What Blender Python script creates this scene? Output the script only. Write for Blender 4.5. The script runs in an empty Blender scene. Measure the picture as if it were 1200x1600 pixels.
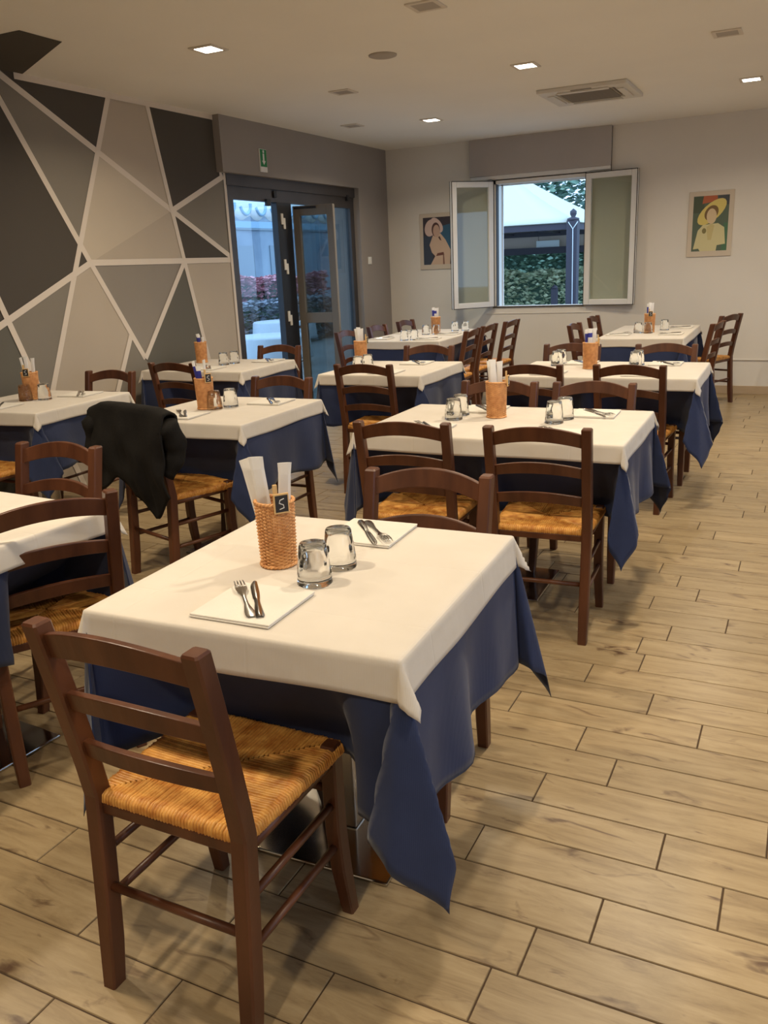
import bpy, bmesh, math, random
from math import sin, cos, pi, radians, hypot, atan2, exp
from mathutils import Vector, Matrix, noise

S = bpy.context.scene
C = S.collection
random.seed(7)

# ---------------------------------------------------------------- camera
CAM = (0.0, 0.0, 1.45)
R_ = Vector((0.8967958, 0.4403029, -0.0434812))
U_ = Vector((-0.0869289, 0.2717035, 0.9584470))
F_ = Vector((-0.4338210, 0.8557515, -0.2819376))
cd = bpy.data.cameras.new('camera')
cam = bpy.data.objects.new('camera', cd)
C.objects.link(cam)
m = Matrix((R_, U_, -F_)).transposed().to_4x4()
m.translation = CAM
cam.matrix_world = m
cd.sensor_fit = 'HORIZONTAL'
cd.sensor_width = 36.0
cd.lens = 1314.58 * 36.0 / 1200.0
cd.clip_start = 0.05
cd.clip_end = 200
S.camera = cam

# ---------------------------------------------------------------- exposure
S.view_settings.view_transform = 'Standard'
S.view_settings.look = 'None'
S.view_settings.gamma = 1.0
S.view_settings.use_curve_mapping = False
S.view_settings.exposure = 0.0
LAMP_POWER = 21.0
LAMP_COL = (1.0, 0.84, 0.61)
SKY_COL = (0.42, 0.66, 1.0)
SKY_STR = 3.2

# ---------------------------------------------------------------- sky
w = bpy.data.worlds.new('sky')
S.world = w
w.use_nodes = True
bg = w.node_tree.nodes['Background']
bg.inputs[0].default_value = (*SKY_COL, 1)
bg.inputs[1].default_value = SKY_STR


# ================================================================ materials
def srgb(r, g, b):
    f = lambda c: (c / 255) / 12.92 if c / 255 <= 0.04045 else ((c / 255 + 0.055) / 1.055) ** 2.4
    return (f(r), f(g), f(b))


def mat(name, col=(.5, .5, .5), rough=.5, metal=0., spec=.5, emit=None, es=0.):
    mt = bpy.data.materials.new(name)
    mt.use_nodes = True
    b = mt.node_tree.nodes['Principled BSDF']
    b.inputs['Base Color'].default_value = (*col, 1)
    b.inputs['Roughness'].default_value = rough
    b.inputs['Metallic'].default_value = metal
    b.inputs['Specular IOR Level'].default_value = spec
    if emit:
        b.inputs['Emission Color'].default_value = (*emit, 1)
        b.inputs['Emission Strength'].default_value = es
    return mt


class NT:
    def __init__(s, mt):
        s.t = mt.node_tree
        s.b = s.t.nodes['Principled BSDF']

    def n(s, typ, **kw):
        nd = s.t.nodes.new(typ)
        for k, v in kw.items():
            if k in nd.inputs:
                nd.inputs[k].default_value = v
            else:
                setattr(nd, k, v)
        return nd

    def l(s, a, b):
        s.t.links.new(a, b)


def noisy(mt, c1, c2, scale=(20, 20, 20), detail=4., bump=0., bscale=None, lo=.35, hi=.65, coord='Object', rscale=1.):
    """two-tone noise colour plus optional bump"""
    q = NT(mt)
    tc = q.n('ShaderNodeTexCoord')
    mp = q.n('ShaderNodeMapping')
    mp.inputs['Scale'].default_value = scale
    q.l(tc.outputs[coord], mp.inputs[0])
    nz = q.n('ShaderNodeTexNoise')
    nz.inputs['Scale'].default_value = rscale
    nz.inputs['Detail'].default_value = detail
    q.l(mp.outputs[0], nz.inputs[0])
    cr = q.n('ShaderNodeValToRGB')
    cr.color_ramp.elements[0].position = lo
    cr.color_ramp.elements[1].position = hi
    cr.color_ramp.elements[0].color = (*c1, 1)
    cr.color_ramp.elements[1].color = (*c2, 1)
    q.l(nz.outputs[0], cr.inputs[0])
    q.l(cr.outputs[0], q.b.inputs['Base Color'])
    if bump:
        bp = q.n('ShaderNodeBump')
        bp.inputs['Strength'].default_value = bump
        bp.inputs['Distance'].default_value = .002
        if bscale:
            n2 = q.n('ShaderNodeTexNoise')
            n2.inputs['Scale'].default_value = bscale
            n2.inputs['Detail'].default_value = 3
            q.l(tc.outputs[coord], n2.inputs[0])
            q.l(n2.outputs[0], bp.inputs['Height'])
        else:
            q.l(nz.outputs[0], bp.inputs['Height'])
        q.l(bp.outputs[0], q.b.inputs['Normal'])
    return mt


def wallmat(name, c, rough=.85, var=.06):
    a = tuple(x * (1 - var) for x in c)
    return noisy(mat(name, c, rough, spec=.3), a, c, (1.3, 1.3, 1.3), 5, .25, 160)


M = {}
M['white_wall'] = wallmat('white_wall_paint', srgb(226, 219, 208))
M['ceiling'] = wallmat('ceiling_paint', srgb(242, 238, 230), .9, .03)
M['grey_wall'] = wallmat('grey_wall_paint', srgb(152, 144, 138))
M['beige_base'] = wallmat('beige_skirting_tile', srgb(188, 164, 134), .5)
M['m_dark'] = wallmat('mural_charcoal', srgb(82, 76, 69))
M['m_dgreen'] = wallmat('mural_dark_grey', srgb(103, 100, 92))
M['m_mid'] = wallmat('mural_mid_grey', srgb(136, 129, 118))
M['m_mid2'] = wallmat('mural_warm_grey', srgb(146, 138, 128))
M['m_lite'] = wallmat('mural_light_grey', srgb(186, 173, 156))
M['m_lite2'] = wallmat('mural_pale_grey', srgb(198, 185, 166))
M['m_white'] = wallmat('mural_white_line', srgb(222, 210, 196))
M['wood'] = noisy(mat('walnut_stained_wood', rough=.38, spec=.45), srgb(74, 41, 25), srgb(98, 58, 36), (14, 14, 2.5), 6, .15, 60)
M['straw'] = noisy(mat('woven_rush', rough=.42, spec=.4), srgb(178, 112, 48), srgb(226, 168, 88), (30, 30, 30), 5, .3, 300)
M['wicker'] = noisy(mat('wicker_cane', rough=.45, spec=.4), srgb(204, 142, 88), srgb(232, 176, 118), (40, 40, 40), 4, .2, 300)
M['steel'] = mat('brushed_steel', (.62, .6, .57), .22, 1.)
M['cutlery'] = mat('polished_cutlery_steel', (.55, .53, .5), .16, 1.)
M['table_top'] = noisy(mat('table_board', rough=.6), srgb(120, 90, 60), srgb(140, 105, 72), (3, 30, 3))
M['paper'] = noisy(mat('white_paper', rough=.8), srgb(232, 230, 228), srgb(240, 238, 236), (8, 8, 8))
M['napkin'] = noisy(mat('napkin_paper', rough=.85), srgb(216, 211, 202), srgb(222, 217, 208), (8, 8, 8), 3, .2, 200)
M['blue_paper'] = mat('blue_wrapper', srgb(52, 56, 150), .5)
M['tag_black'] = mat('chalkboard_black', srgb(38, 34, 34), .6)
M['tag_wood'] = mat('pale_peg_wood', srgb(214, 176, 120), .6)
M['alu_dark'] = noisy(mat('dark_bronze_aluminium', rough=.45, metal=.3), srgb(72, 68, 68), srgb(80, 76, 76), (3, 3, 3))
M['alu_black'] = mat('black_gasket_edge', srgb(34, 34, 38), .5)
M['alu_warm'] = mat('warm_grey_aluminium', srgb(128, 120, 108), .5, .2)
M['pvc'] = noisy(mat('white_pvc', rough=.35), srgb(226, 224, 220), srgb(232, 230, 226), (2, 2, 2))
M['gasket'] = mat('dark_window_seal', srgb(52, 46, 40), .7)
M['blind'] = wallmat('grey_shutter_box', srgb(182, 174, 168), .8, .1)
M['lamp_on'] = mat('lit_led_panel', (1, .95, .85), .5, emit=(1, .93, .8), es=14)
M['lamp_off'] = mat('frosted_panel_off', srgb(168, 158, 146), .5)
M['lamp_frame'] = mat('white_lamp_frame', srgb(214, 205, 192), .5)
M['ac'] = mat('air_unit_plastic', srgb(214, 208, 198), .5)
M['ac_dark'] = mat('air_grille_grey', srgb(150, 142, 132), .7)
M['green_sign'] = mat('green_sign_face', srgb(20, 128, 70), .5)
M['black_cloth'] = noisy(mat('black_jacket_fabric', rough=.9, spec=.2), srgb(20, 18, 17), srgb(30, 28, 26), (8, 8, 8), 4, .6, 90)
M['grout'] = mat('brown_grout', srgb(70, 52, 34), .8)
M['steelplate'] = mat('polished_steel_plate', (.5, .48, .45), .12, 1.)


def cloth_mat(name, c1, c2, crease, fold=0.):
    mt = mat(name, c1, .88, spec=.2)
    q = NT(mt)
    q.b.inputs['Sheen Weight'].default_value = .15
    tc = q.n('ShaderNodeTexCoord')
    nz = q.n('ShaderNodeTexNoise')
    nz.inputs['Scale'].default_value = 5
    nz.inputs['Detail'].default_value = 5
    q.l(tc.outputs['Object'], nz.inputs[0])
    cr = q.n('ShaderNodeValToRGB')
    cr.color_ramp.elements[0].position = .3
    cr.color_ramp.elements[1].position = .7
    cr.color_ramp.elements[0].color = (*c1, 1)
    cr.color_ramp.elements[1].color = (*c2, 1)
    q.l(nz.outputs[0], cr.inputs[0])
    q.l(cr.outputs[0], q.b.inputs['Base Color'])
    # weave
    w1 = q.n('ShaderNodeTexWave')
    w1.inputs['Scale'].default_value = 90
    w1.inputs['Distortion'].default_value = 2
    w1.inputs['Detail'].default_value = 2
    q.l(tc.outputs['Object'], w1.inputs[0])
    bp = q.n('ShaderNodeBump')
    bp.inputs['Strength'].default_value = .12
    bp.inputs['Distance'].default_value = .001
    q.l(w1.outputs[1], bp.inputs['Height'])
    n2 = q.n('ShaderNodeTexNoise')
    n2.inputs['Scale'].default_value = crease
    n2.inputs['Detail'].default_value = 2
    q.l(tc.outputs['Object'], n2.inputs[0])
    b2 = q.n('ShaderNodeBump')
    b2.inputs['Strength'].default_value = .45
    b2.inputs['Distance'].default_value = .012
    q.l(n2.outputs[0], b2.inputs['Height'])
    q.l(bp.outputs[0], b2.inputs['Normal'])
    last = b2.outputs[0]
    if fold:
        sp = q.n('ShaderNodeSeparateXYZ')
        q.l(tc.outputs['Object'], sp.inputs[0])
        for ax, off in ((0, .37), (1, .21)):
            m1 = q.n('ShaderNodeMath', operation='MULTIPLY_ADD')
            m1.inputs[1].default_value = 1 / .33
            m1.inputs[2].default_value = off
            q.l(sp.outputs[ax], m1.inputs[0])
            m2 = q.n('ShaderNodeMath', operation='FRACT')
            q.l(m1.outputs[0], m2.inputs[0])
            m3 = q.n('ShaderNodeMath', operation='SUBTRACT')
            m3.inputs[1].default_value = .5
            q.l(m2.outputs[0], m3.inputs[0])
            m4 = q.n('ShaderNodeMath', operation='ABSOLUTE')
            q.l(m3.outputs[0], m4.inputs[0])
            mr = q.n('ShaderNodeMapRange')
            mr.inputs['From Max'].default_value = .016
            q.l(m4.outputs[0], mr.inputs[0])
            b3 = q.n('ShaderNodeBump')
            b3.inputs['Strength'].default_value = .5
            b3.inputs['Distance'].default_value = fold
            q.l(mr.outputs[0], b3.inputs['Height'])
            q.l(last, b3.inputs['Normal'])
            last = b3.outputs[0]
    q.l(last, q.b.inputs['Normal'])
    return mt


M['cloth_white'] = cloth_mat('cream_white_tablecloth', srgb(207, 199, 188), srgb(214, 206, 195), 7, .0012)
M['cloth_blue'] = cloth_mat('navy_blue_tablecloth', srgb(41, 50, 80), srgb(49, 59, 92), 5)


def glass_mat(name, tint=(.9, .93, .9), refl=1.45, rough=0.0, base=None):
    """thin architectural glass: tinted see-through plus fresnel reflection"""
    mt = bpy.data.materials.new(name)
    mt.use_nodes = True
    t = mt.node_tree
    t.nodes.clear()
    o = t.nodes.new('ShaderNodeOutputMaterial')
    mx = t.nodes.new('ShaderNodeMixShader')
    fr = t.nodes.new('ShaderNodeFresnel')
    fr.inputs[0].default_value = refl
    tr = t.nodes.new('ShaderNodeBsdfTransparent')
    tr.inputs[0].default_value = (*tint, 1)
    gl = t.nodes.new('ShaderNodeBsdfGlossy')
    gl.inputs['Roughness'].default_value = rough
    gm_ = t.nodes.new('ShaderNodeNewGeometry')
    sb = t.nodes.new('ShaderNodeMath')
    sb.operation = 'SUBTRACT'
    sb.inputs[0].default_value = 1.
    t.links.new(gm_.outputs['Backfacing'], sb.inputs[1])
    ml = t.nodes.new('ShaderNodeMath')
    ml.operation = 'MULTIPLY'
    t.links.new(fr.outputs[0], ml.inputs[0])
    t.links.new(sb.outputs[0], ml.inputs[1])
    t.links.new(ml.outputs[0], mx.inputs[0])
    t.links.new(tr.outputs[0], mx.inputs[1])
    t.links.new(gl.outputs[0], mx.inputs[2])
    t.links.new(mx.outputs[0], o.inputs[0])
    return mt


M['pane'] = glass_mat('window_pane_glass', (.86, .89, .86), 1.55)
M['door_glass'] = glass_mat('door_glass', (.93, .95, .96), 1.6)
M['door_glass_dim'] = glass_mat('tinted_door_glass', (.62, .66, .66), 1.7)
gm = mat('tumbler_glass', (.99, 1, 1), .01)
gm.node_tree.nodes['Principled BSDF'].inputs['Transmission Weight'].default_value = 1.
gm.node_tree.nodes['Principled BSDF'].inputs['IOR'].default_value = 1.28
M['tumbler'] = gm


def floor_mat():
    mt = mat('wood_look_porcelain_tile', rough=.33, spec=.45)
    q = NT(mt)
    uv = q.n('ShaderNodeUVMap')
    mp = q.n('ShaderNodeMapping')
    mp.inputs['Scale'].default_value = (2.2, 16, 1)
    q.l(uv.outputs[0], mp.inputs[0])
    nz = q.n('ShaderNodeTexNoise')
    nz.inputs['Scale'].default_value = 1.6
    nz.inputs['Detail'].default_value = 9
    nz.inputs['Roughness'].default_value = .72
    nz.inputs['Distortion'].default_value = .6
    q.l(mp.outputs[0], nz.inputs[0])
    cr = q.n('ShaderNodeValToRGB')
    e = cr.color_ramp.elements
    e[0].position = .28
    e[0].color = (*srgb(128, 106, 76), 1)
    e[1].position = .72
    e[1].color = (*srgb(176, 155, 119), 1)
    k = cr.color_ramp.elements.new(.5)
    k.color = (*srgb(160, 138, 102), 1)
    q.l(nz.outputs[0], cr.inputs[0])
    # knots: sparse dark smudges
    mp2 = q.n('ShaderNodeMapping')
    mp2.inputs['Scale'].default_value = (5.5, 17, 1)
    q.l(uv.outputs[0], mp2.inputs[0])
    n2 = q.n('ShaderNodeTexNoise')
    n2.inputs['Scale'].default_value = 1.
    n2.inputs['Detail'].default_value = 4
    n2.inputs['Distortion'].default_value = 1.2
    q.l(mp2.outputs[0], n2.inputs[0])
    c2 = q.n('ShaderNodeValToRGB')
    c2.color_ramp.elements[0].position = .62
    c2.color_ramp.elements[0].color = (0, 0, 0, 1)
    c2.color_ramp.elements[1].position = .74
    c2.color_ramp.elements[1].color = (1, 1, 1, 1)
    q.l(n2.outputs[0], c2.inputs[0])
    mx = q.n('ShaderNodeMixRGB')
    mx.inputs[2].default_value = (*srgb(98, 74, 54), 1)
    q.l(c2.outputs[0], mx.inputs[0])
    q.l(cr.outputs[0], mx.inputs[1])
    # tile-to-tile tone
    at = q.n('ShaderNodeAttribute')
    at.attribute_name = 'tone'
    hs = q.n('ShaderNodeHueSaturation')
    hs.inputs['Saturation'].default_value = .95
    ma = q.n('ShaderNodeMath')
    ma.operation = 'MULTIPLY_ADD'
    ma.inputs[1].default_value = .16
    ma.inputs[2].default_value = .92
    q.l(at.outputs['Fac'], ma.inputs[0])
    q.l(ma.outputs[0], hs.inputs['Value'])
    q.l(mx.outputs[0], hs.inputs['Color'])
    q.l(hs.outputs[0], q.b.inputs['Base Color'])
    bp = q.n('ShaderNodeBump')
    bp.inputs['Strength'].default_value = .12
    bp.inputs['Distance'].default_value = .002
    q.l(nz.outputs[0], bp.inputs['Height'])
    q.l(bp.outputs[0], q.b.inputs['Normal'])
    return mt


M['tile'] = floor_mat()


# ================================================================ mesh builder
class MB:
    def __init__(s):
        s.v = []
        s.f = []
        s.mi = []
        s.smooth = []

    def add(s, vs, fs, mi=0, smooth=False):
        o = len(s.v)
        s.v += [tuple(p) for p in vs]
        for f in fs:
            s.f.append(tuple(i + o for i in f))
            s.mi.append(mi)
            s.smooth.append(smooth)

    def box(s, x0, x1, y0, y1, z0, z1, mi=0, M4=None):
        vs = [Vector((x, y, z)) for z in (z0, z1) for y in (y0, y1) for x in (x0, x1)]
        if M4:
            vs = [M4 @ p for p in vs]
        s.add(vs, [(0, 2, 3, 1), (4, 5, 7, 6), (0, 1, 5, 4), (2, 6, 7, 3), (0, 4, 6, 2), (1, 3, 7, 5)], mi)
        return s

    def rbox(s, x0, x1, y0, y1, z0, z1, r=.004, mi=0, M4=None):
        """box with chamfered vertical-ish edges (all edges)"""
        bm = bmesh.new()
        bmesh.ops.create_cube(bm, size=1)
        for p in bm.verts:
            p.co = Vector(((x0 + x1) / 2 + p.co.x * (x1 - x0), (y0 + y1) / 2 + p.co.y * (y1 - y0), (z0 + z1) / 2 + p.co.z * (z1 - z0)))
        bmesh.ops.bevel(bm, geom=bm.edges[:] , offset=r, segments=2, affect='EDGES', profile=.5)
        bm.verts.index_update()
        vs = [(M4 @ p.co) if M4 else p.co.copy() for p in bm.verts]
        s.add(vs, [tuple(q.index for q in f.verts) for f in bm.faces], mi)
        bm.free()
        return s

    def tube(s, pts, r, n=8, mi=0, caps=True, smooth=True, closed=False, sec=None, up=None):
        """swept section along pts; r number or list; sec = list of (a,b) unit section"""
        pts = [Vector(p) for p in pts]
        N = len(pts)
        rs = r if isinstance(r, (list, tuple)) else [r] * N
        ring = sec or [(cos(2 * pi * i / n), sin(2 * pi * i / n)) for i in range(n)]
        n = len(ring)
        vs = []
        u = None
        for i, p in enumerate(pts):
            if closed:
                t = (pts[(i + 1) % N] - pts[i - 1])
            else:
                t = pts[min(i + 1, N - 1)] - pts[max(i - 1, 0)]
            t.normalize()
            if up is not None:
                u = Vector(up)
            elif u is None:
                u = Vector((0, 0, 1)) if abs(t.z) < .9 else Vector((1, 0, 0))
            u = (u - t * u.dot(t)).normalized()
            b = t.cross(u)
            for a, c in ring:
                vs.append(p + (u * a + b * c) * rs[i])
        fs = []
        for i in range(N if closed else N - 1):
            j = (i + 1) % N
            for k in range(n):
                l = (k + 1) % n
                fs.append((i * n + k, i * n + l, j * n + l, j * n + k))
        if caps and not closed:
            fs.append(tuple(range(n))[::-1])
            fs.append(tuple((N - 1) * n + k for k in range(n)))
        s.add(vs, fs, mi, smooth)
        return s

    def lathe(s, prof, n=32, mi=0, mod=None, c=(0, 0, 0), smooth=True):
        vs = []
        for r, z in prof:
            for k in range(n):
                a = 2 * pi * k / n
                rr = r * (mod(a, z) if mod else 1)
                vs.append((c[0] + rr * cos(a), c[1] + rr * sin(a), c[2] + z))
        fs = []
        for i in range(len(prof) - 1):
            for k in range(n):
                l = (k + 1) % n
                fs.append((i * n + k, i * n + l, (i + 1) * n + l, (i + 1) * n + k))
        if prof[0][0] > 1e-6:
            fs.append(tuple(range(n))[::-1])
        if prof[-1][0] > 1e-6:
            fs.append(tuple((len(prof) - 1) * n + k for k in range(n)))
        s.add(vs, fs, mi, smooth)
        return s

    def grid(s, P, mi=0, smooth=True):
        nr, nc = len(P), len(P[0])
        s.add([p for r in P for p in r],
              [(i * nc + j, i * nc + j + 1, (i + 1) * nc + j + 1, (i + 1) * nc + j) for i in range(nr - 1) for j in range(nc - 1)], mi, smooth)
        return s

    def mesh(s, name, mats):
        me = bpy.data.meshes.new(name)
        me.from_pydata(s.v, [], s.f)
        for m_ in (mats if isinstance(mats, (list, tuple)) else [mats]):
            me.materials.append(m_)
        me.polygons.foreach_set('material_index', s.mi)
        me.polygons.foreach_set('use_smooth', s.smooth)
        me.update()
        return me

    def build(s, name, mats, parent=None, loc=None, rz=0):
        o = bpy.data.objects.new(name, s.mesh(name, mats))
        C.objects.link(o)
        if parent:
            o.parent = parent
        if loc is not None:
            o.location = loc
            o.rotation_euler = (0, 0, rz)
        return o


def tag(o, label=None, cat=None, group=None, kind=None):
    if label:
        o['label'] = label
    if cat:
        o['category'] = cat
    if group:
        o['group'] = group
    if kind:
        o['kind'] = kind
    return o


def thing(name, label, cat, loc=(0, 0, 0), rz=0, group=None):
    o = bpy.data.objects.new(name, None)
    o.empty_display_size = .1
    C.objects.link(o)
    o.location = loc
    o.rotation_euler = (0, 0, rz)
    return tag(o, label, cat, group)


def struct(name, mb, mats, parent=None):
    o = mb.build(name, mats, parent)
    if not parent:
        o['kind'] = 'structure'
    return o


def dup(root, loc, rz, label, group=None, scale=None):
    r = root.copy()
    C.objects.link(r)
    r.location = loc
    r.rotation_euler = (0, 0, rz)
    r['label'] = label
    if group:
        r['group'] = group
    for ch in list(root.children):
        c = ch.copy()
        C.objects.link(c)
        c.parent = r
        for g in list(ch.children):
            d = g.copy()
            C.objects.link(d)
            d.parent = c
    return r


def solid(o, t, offset=0.):
    md = o.modifiers.new('thickness', 'SOLIDIFY')
    md.thickness = t
    md.offset = offset
    return o


def bevel(o, wd=.003, seg=2):
    md = o.modifiers.new('edges', 'BEVEL')
    md.width = wd
    md.segments = seg
    md.limit_method = 'ANGLE'
    md.angle_limit = radians(40)
    return o


# ================================================================ room
XW = -4.63      # mural wall face
XB = -4.562     # grey lintel / pier face
YB = 9.45       # back wall face
ZC = 2.712
XR = 2.7
YF = -2.2
WT = .32

# floor: real tiles in a running pattern over a grout bed
PIT = .1475
LEN = .597
Y0 = 1.082
known = {1: -.49, 2: -.434, 3: -.316, 4: -.066, 5: -.22, 6: .02, 7: -.403, 8: -.528, 9: -.194, 10: -.367, 0: -1.389, -1: -1.68 + .0, 14: -.391}
fb = MB()
tones = []
uvs = []
g = .0031
for r in range(-24, 59):
    ya = Y0 + (r) * PIT
    yb = ya + PIT
    off = known.get(r, random.uniform(0, LEN))
    k0 = math.floor((XW - .1 - off) / LEN)
    x = off + k0 * LEN
    while x < XR:
        xa, xb = max(x, XW - .05), min(x + LEN, XR)
        if xb > xa + .01 and yb > YF and ya < YB + .02:
            a0, a1, b0, b1 = xa + g, xb - g, ya + g, min(yb, YB + .02) - g
            z, c = .0, .0015
            o = len(fb.v)
            fb.add([(a0, b0, z), (a1, b0, z), (a1, b1, z), (a0, b1, z),
                    (a0 - c, b0 - c, z - .003), (a1 + c, b0 - c, z - .003), (a1 + c, b1 + c, z - .003), (a0 - c, b1 + c, z - .003)],
                   [(0, 1, 2, 3), (4, 5, 1, 0), (5, 6, 2, 1), (6, 7, 3, 2), (7, 4, 0, 3)])
            t = random.random()
            ou, ov = random.uniform(0, 50), random.uniform(0, 50)
            tones += [t] * 5
            uvs.append((o, a0 - ou, b0 - ov))
        x += LEN
nf = len(fb.f)
fb.add([(XW - .1, YF - .1, -.0025), (XR + .1, YF - .1, -.0025), (XR + .1, YB + .05, -.0025), (XW - .1, YB + .05, -.0025)], [(0, 1, 2, 3)], 1)
tones.append(0)
fl = struct('floor', fb, [M['tile'], M['grout']])
me = fl.data
at = me.attributes.new('tone', 'FLOAT', 'FACE')
at.data.foreach_set('value', tones)
uvl = me.uv_layers.new(name='UVMap')
base = {}
for o, ux, uy in uvs:
    base[o // 8] = (ux - fb.v[o][0], uy - fb.v[o][1])
for p in me.polygons:
    q = base.get(p.vertices[0] // 8)
    for li in p.loop_indices:
        co = me.vertices[me.loops[li].vertex_index].co
        uvl.data[li].uv = (co.x + q[0], co.y + q[1]) if q else (co.x, co.y)

# ceiling, with the mural's charcoal tip running up onto it
b = MB()
b.box(XW - .4, XR + .3, YF - .3, YB + WT, ZC, ZC + .15, 0)
b.add([(-3.85, 3.62, ZC - .001), (-3.85, 3.914, ZC - .001), (XW, 4.325, ZC - .001), (XW, 3.6, ZC - .001)], [(3, 2, 1, 0)], 1)
struct('ceiling', b, [M['ceiling'], M['m_dark']])

# mural wall (left), polygons flush in one mesh
mv = {}


def poly(b, pts, mi, x=XW):
    vs = [(x, y, z) for y, z in pts]
    # orient towards +x
    ar = sum(pts[i][0] * pts[(i + 1) % len(pts)][1] - pts[(i + 1) % len(pts)][0] * pts[i][1] for i in range(len(pts)))
    idx = tuple(range(len(pts)))
    b.add(vs, [idx if ar > 0 else idx[::-1]], mi)


J1 = (4.884, 2.282)
J2 = (5.64, 1.935)
J3 = (4.69, 1.552)
J4 = (4.619, 1.675)
K_ = (4.528, 1.478)
Q_ = (3.904, 1.208)
X_ = (4.12, .6)
J5 = (5.729, 1.548)
J6 = (5.132, .828)
J7 = (6.38, 1.57)
T3 = (5.088, ZC)
T4 = (5.477, ZC)
R5 = (6.36, 2.235)
N_ = (5.0, 1.013)
b = MB()
DK, DG, MD, M2, LT, L2c, WH = 0, 1, 2, 3, 4, 5, 6
b.box(XW - .3, XW - .001, YF - .3, 6.33, 0, ZC, M2)
poly(b, [(YF, .0), (YF, ZC), (4.05, ZC), J4, K_, Q_, (2.0, .38), (2.0, 0)], DK)
poly(b, [(4.05, ZC), (4.15, ZC), J1, J4], MD)
poly(b, [(4.15, ZC), T3, J1], DK)
poly(b, [T3, T4, J2, J1], LT)
poly(b, [T4, (6.34, ZC), (6.34, 2.24), R5, J2], DK)
poly(b, [R5, J7, J2], MD)
poly(b, [J1, J2, J3, J4], L2c)
poly(b, [J2, J5, J3], LT)
poly(b, [J2, J7, J5], DK)
poly(b, [J5, J7, (6.38, 0), (6.09, 0)], LT)
poly(b, [J3, J5, J6], M2)
poly(b, [J5, (6.09, 0), (5.66, 0), J6], DG)
poly(b, [K_, J4, J3], DK)
poly(b, [K_, J3, N_, (4.5, .2), (4.45, 0), (3.85, 0), X_], LT)
poly(b, [N_, J6, (5.66, 0), (4.45, 0), (4.5, .2)], MD)
poly(b, [K_, Q_, X_], MD)
poly(b, [Q_, X_, (3.85, 0), (2.0, 0), (2.0, .38)], DG)


_ln = [0]


def line(b, p, q, wd=.043):
    _ln[0] += 1
    d = Vector((q[0] - p[0], q[1] - p[1])).normalized()
    n = Vector((-d.y, d.x)) * wd / 2
    p, q = Vector(p), Vector(q)
    poly(b, [tuple(p + n), tuple(q + n), tuple(q - n), tuple(p - n)], WH, XW + .0015 + .0003 * _ln[0])


for p, q in [((4.11, 2.70), J2), (J2, J7), ((4.02, 2.70), J3), (J3, J6), (T3, (3.85, 0)), (T4, J2), (J2, J5), (J5, (6.09, 0)), (J2, R5), (J3, (6.39, 1.548)),
             (J3, (2.0, .38)), ((3.72, 1.725), (4.334, 0)), (J5, J6), (N_, (4.45, 0))]:
    line(b, p, q)
line(b, (4.25, ZC - .02), (6.33, ZC - .02), .04)
line(b, (6.325, ZC), (6.325, 2.24), .035)
line(b, (6.375, 2.27), (6.375, 0), .035)
struct('wall_left', b, [M['m_dark'], M['m_dgreen'], M['m_mid'], M['m_mid2'], M['m_lite'], M['m_lite2'], M['m_white']])

# grey lintel and pier around the glass door
DY0, DY1, DZ = 6.39, 8.735, 2.265
b = MB()
b.box(XW - .3, XB, 6.28, YB + WT, DZ, ZC, 0)
b.box(XW - .3, XB, DY1, YB + WT, 0, DZ, 0)
struct('trim_1', b, M['grey_wall'])

# back wall with window opening
WX0, WX1, WZ0, WZ1 = -3.27, -2.228, .925, 2.285
b = MB()
b.box(XB - .4, WX0, YB, YB + WT, 0, ZC)
b.box(WX1, XR + .3, YB, YB + WT, 0, ZC)
b.box(WX0, WX1, YB, YB + WT, 0, WZ0)
b.box(WX0, WX1, YB, YB + WT, WZ1, ZC)
struct('wall_back', b, M['white_wall'])
b = MB()
b.box(XR, XR + .3, YF - .3, YB + WT, 0, .9)
b.box(XR, XR + .3, YF - .3, YB + WT, 2.35, ZC)
for y0, y1 in ((YF - .3, -.8), (1.2, 2.6), (4.6, 6.0), (8.0, YB + WT)):
    b.box(XR, XR + .3, y0, y1, .9, 2.35)
struct('wall_right', b, M['white_wall'])
for k, (y0, y1) in enumerate(((-.8, 1.2), (2.6, 4.6), (6.0, 8.0))):
    b = MB()
    for q in ((y0, y0 + .06, .9, 2.35), (y1 - .06, y1, .9, 2.35), (y0, y1, .9, .96), (y0, y1, 2.29, 2.35), ((y0 + y1) / 2 - .04, (y0 + y1) / 2 + .04, .9, 2.35)):
        b.box(XR + .08, XR + .14, *q)
    struct('window_%d' % (k + 2), b, M['pvc'])
struct('wall_front', MB().box(XW - .3, XR + .3, YF - .3, YF, 0, ZC), M['white_wall'])
struct('baseboard_back', MB().rbox(XB, XR, YB - .012, YB, 0, .085, .003), M['beige_base'])
struct('baseboard_right', MB().rbox(XR - .012, XR, YF, YB, 0, .085, .003), M['beige_base'])
b = MB()
b.rbox(-1.05, XR, YB - .012, YB, .345, .36, .003)
struct('trim_2', b, M['white_wall'])
b = MB()
b.box(-2.72, -2.716, YB - .002, YB, .3, WZ0 - .05)
b.rbox(WX0 - .1, WX1 + .08, YB - .008, YB, WZ0 - .075, WZ0 - .068, .002)
struct('trim_3', b, M['white_wall'])

# ---------------------------------------------------------------- shutter box over the window
t = thing('roller_shutter_box', 'grey textured roller shutter box above the open window', 'shutter box', (-2.744, YB, 2.33))
MB().rbox(-.773, .773, -.05, 0, 0, ZC - 2.33, .004).build('box', M['blind'], t)
MB().rbox(-.765, .765, -.035, 0, -.035, 0, .003).build('bottom_rail', M['pvc'], t)
b = MB()
b.tube([(.775, -.03, ZC - 2.34), (.775, -.03, -.06)], .003, 6)
b.build('pull_cord', M['gasket'], t)

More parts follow.
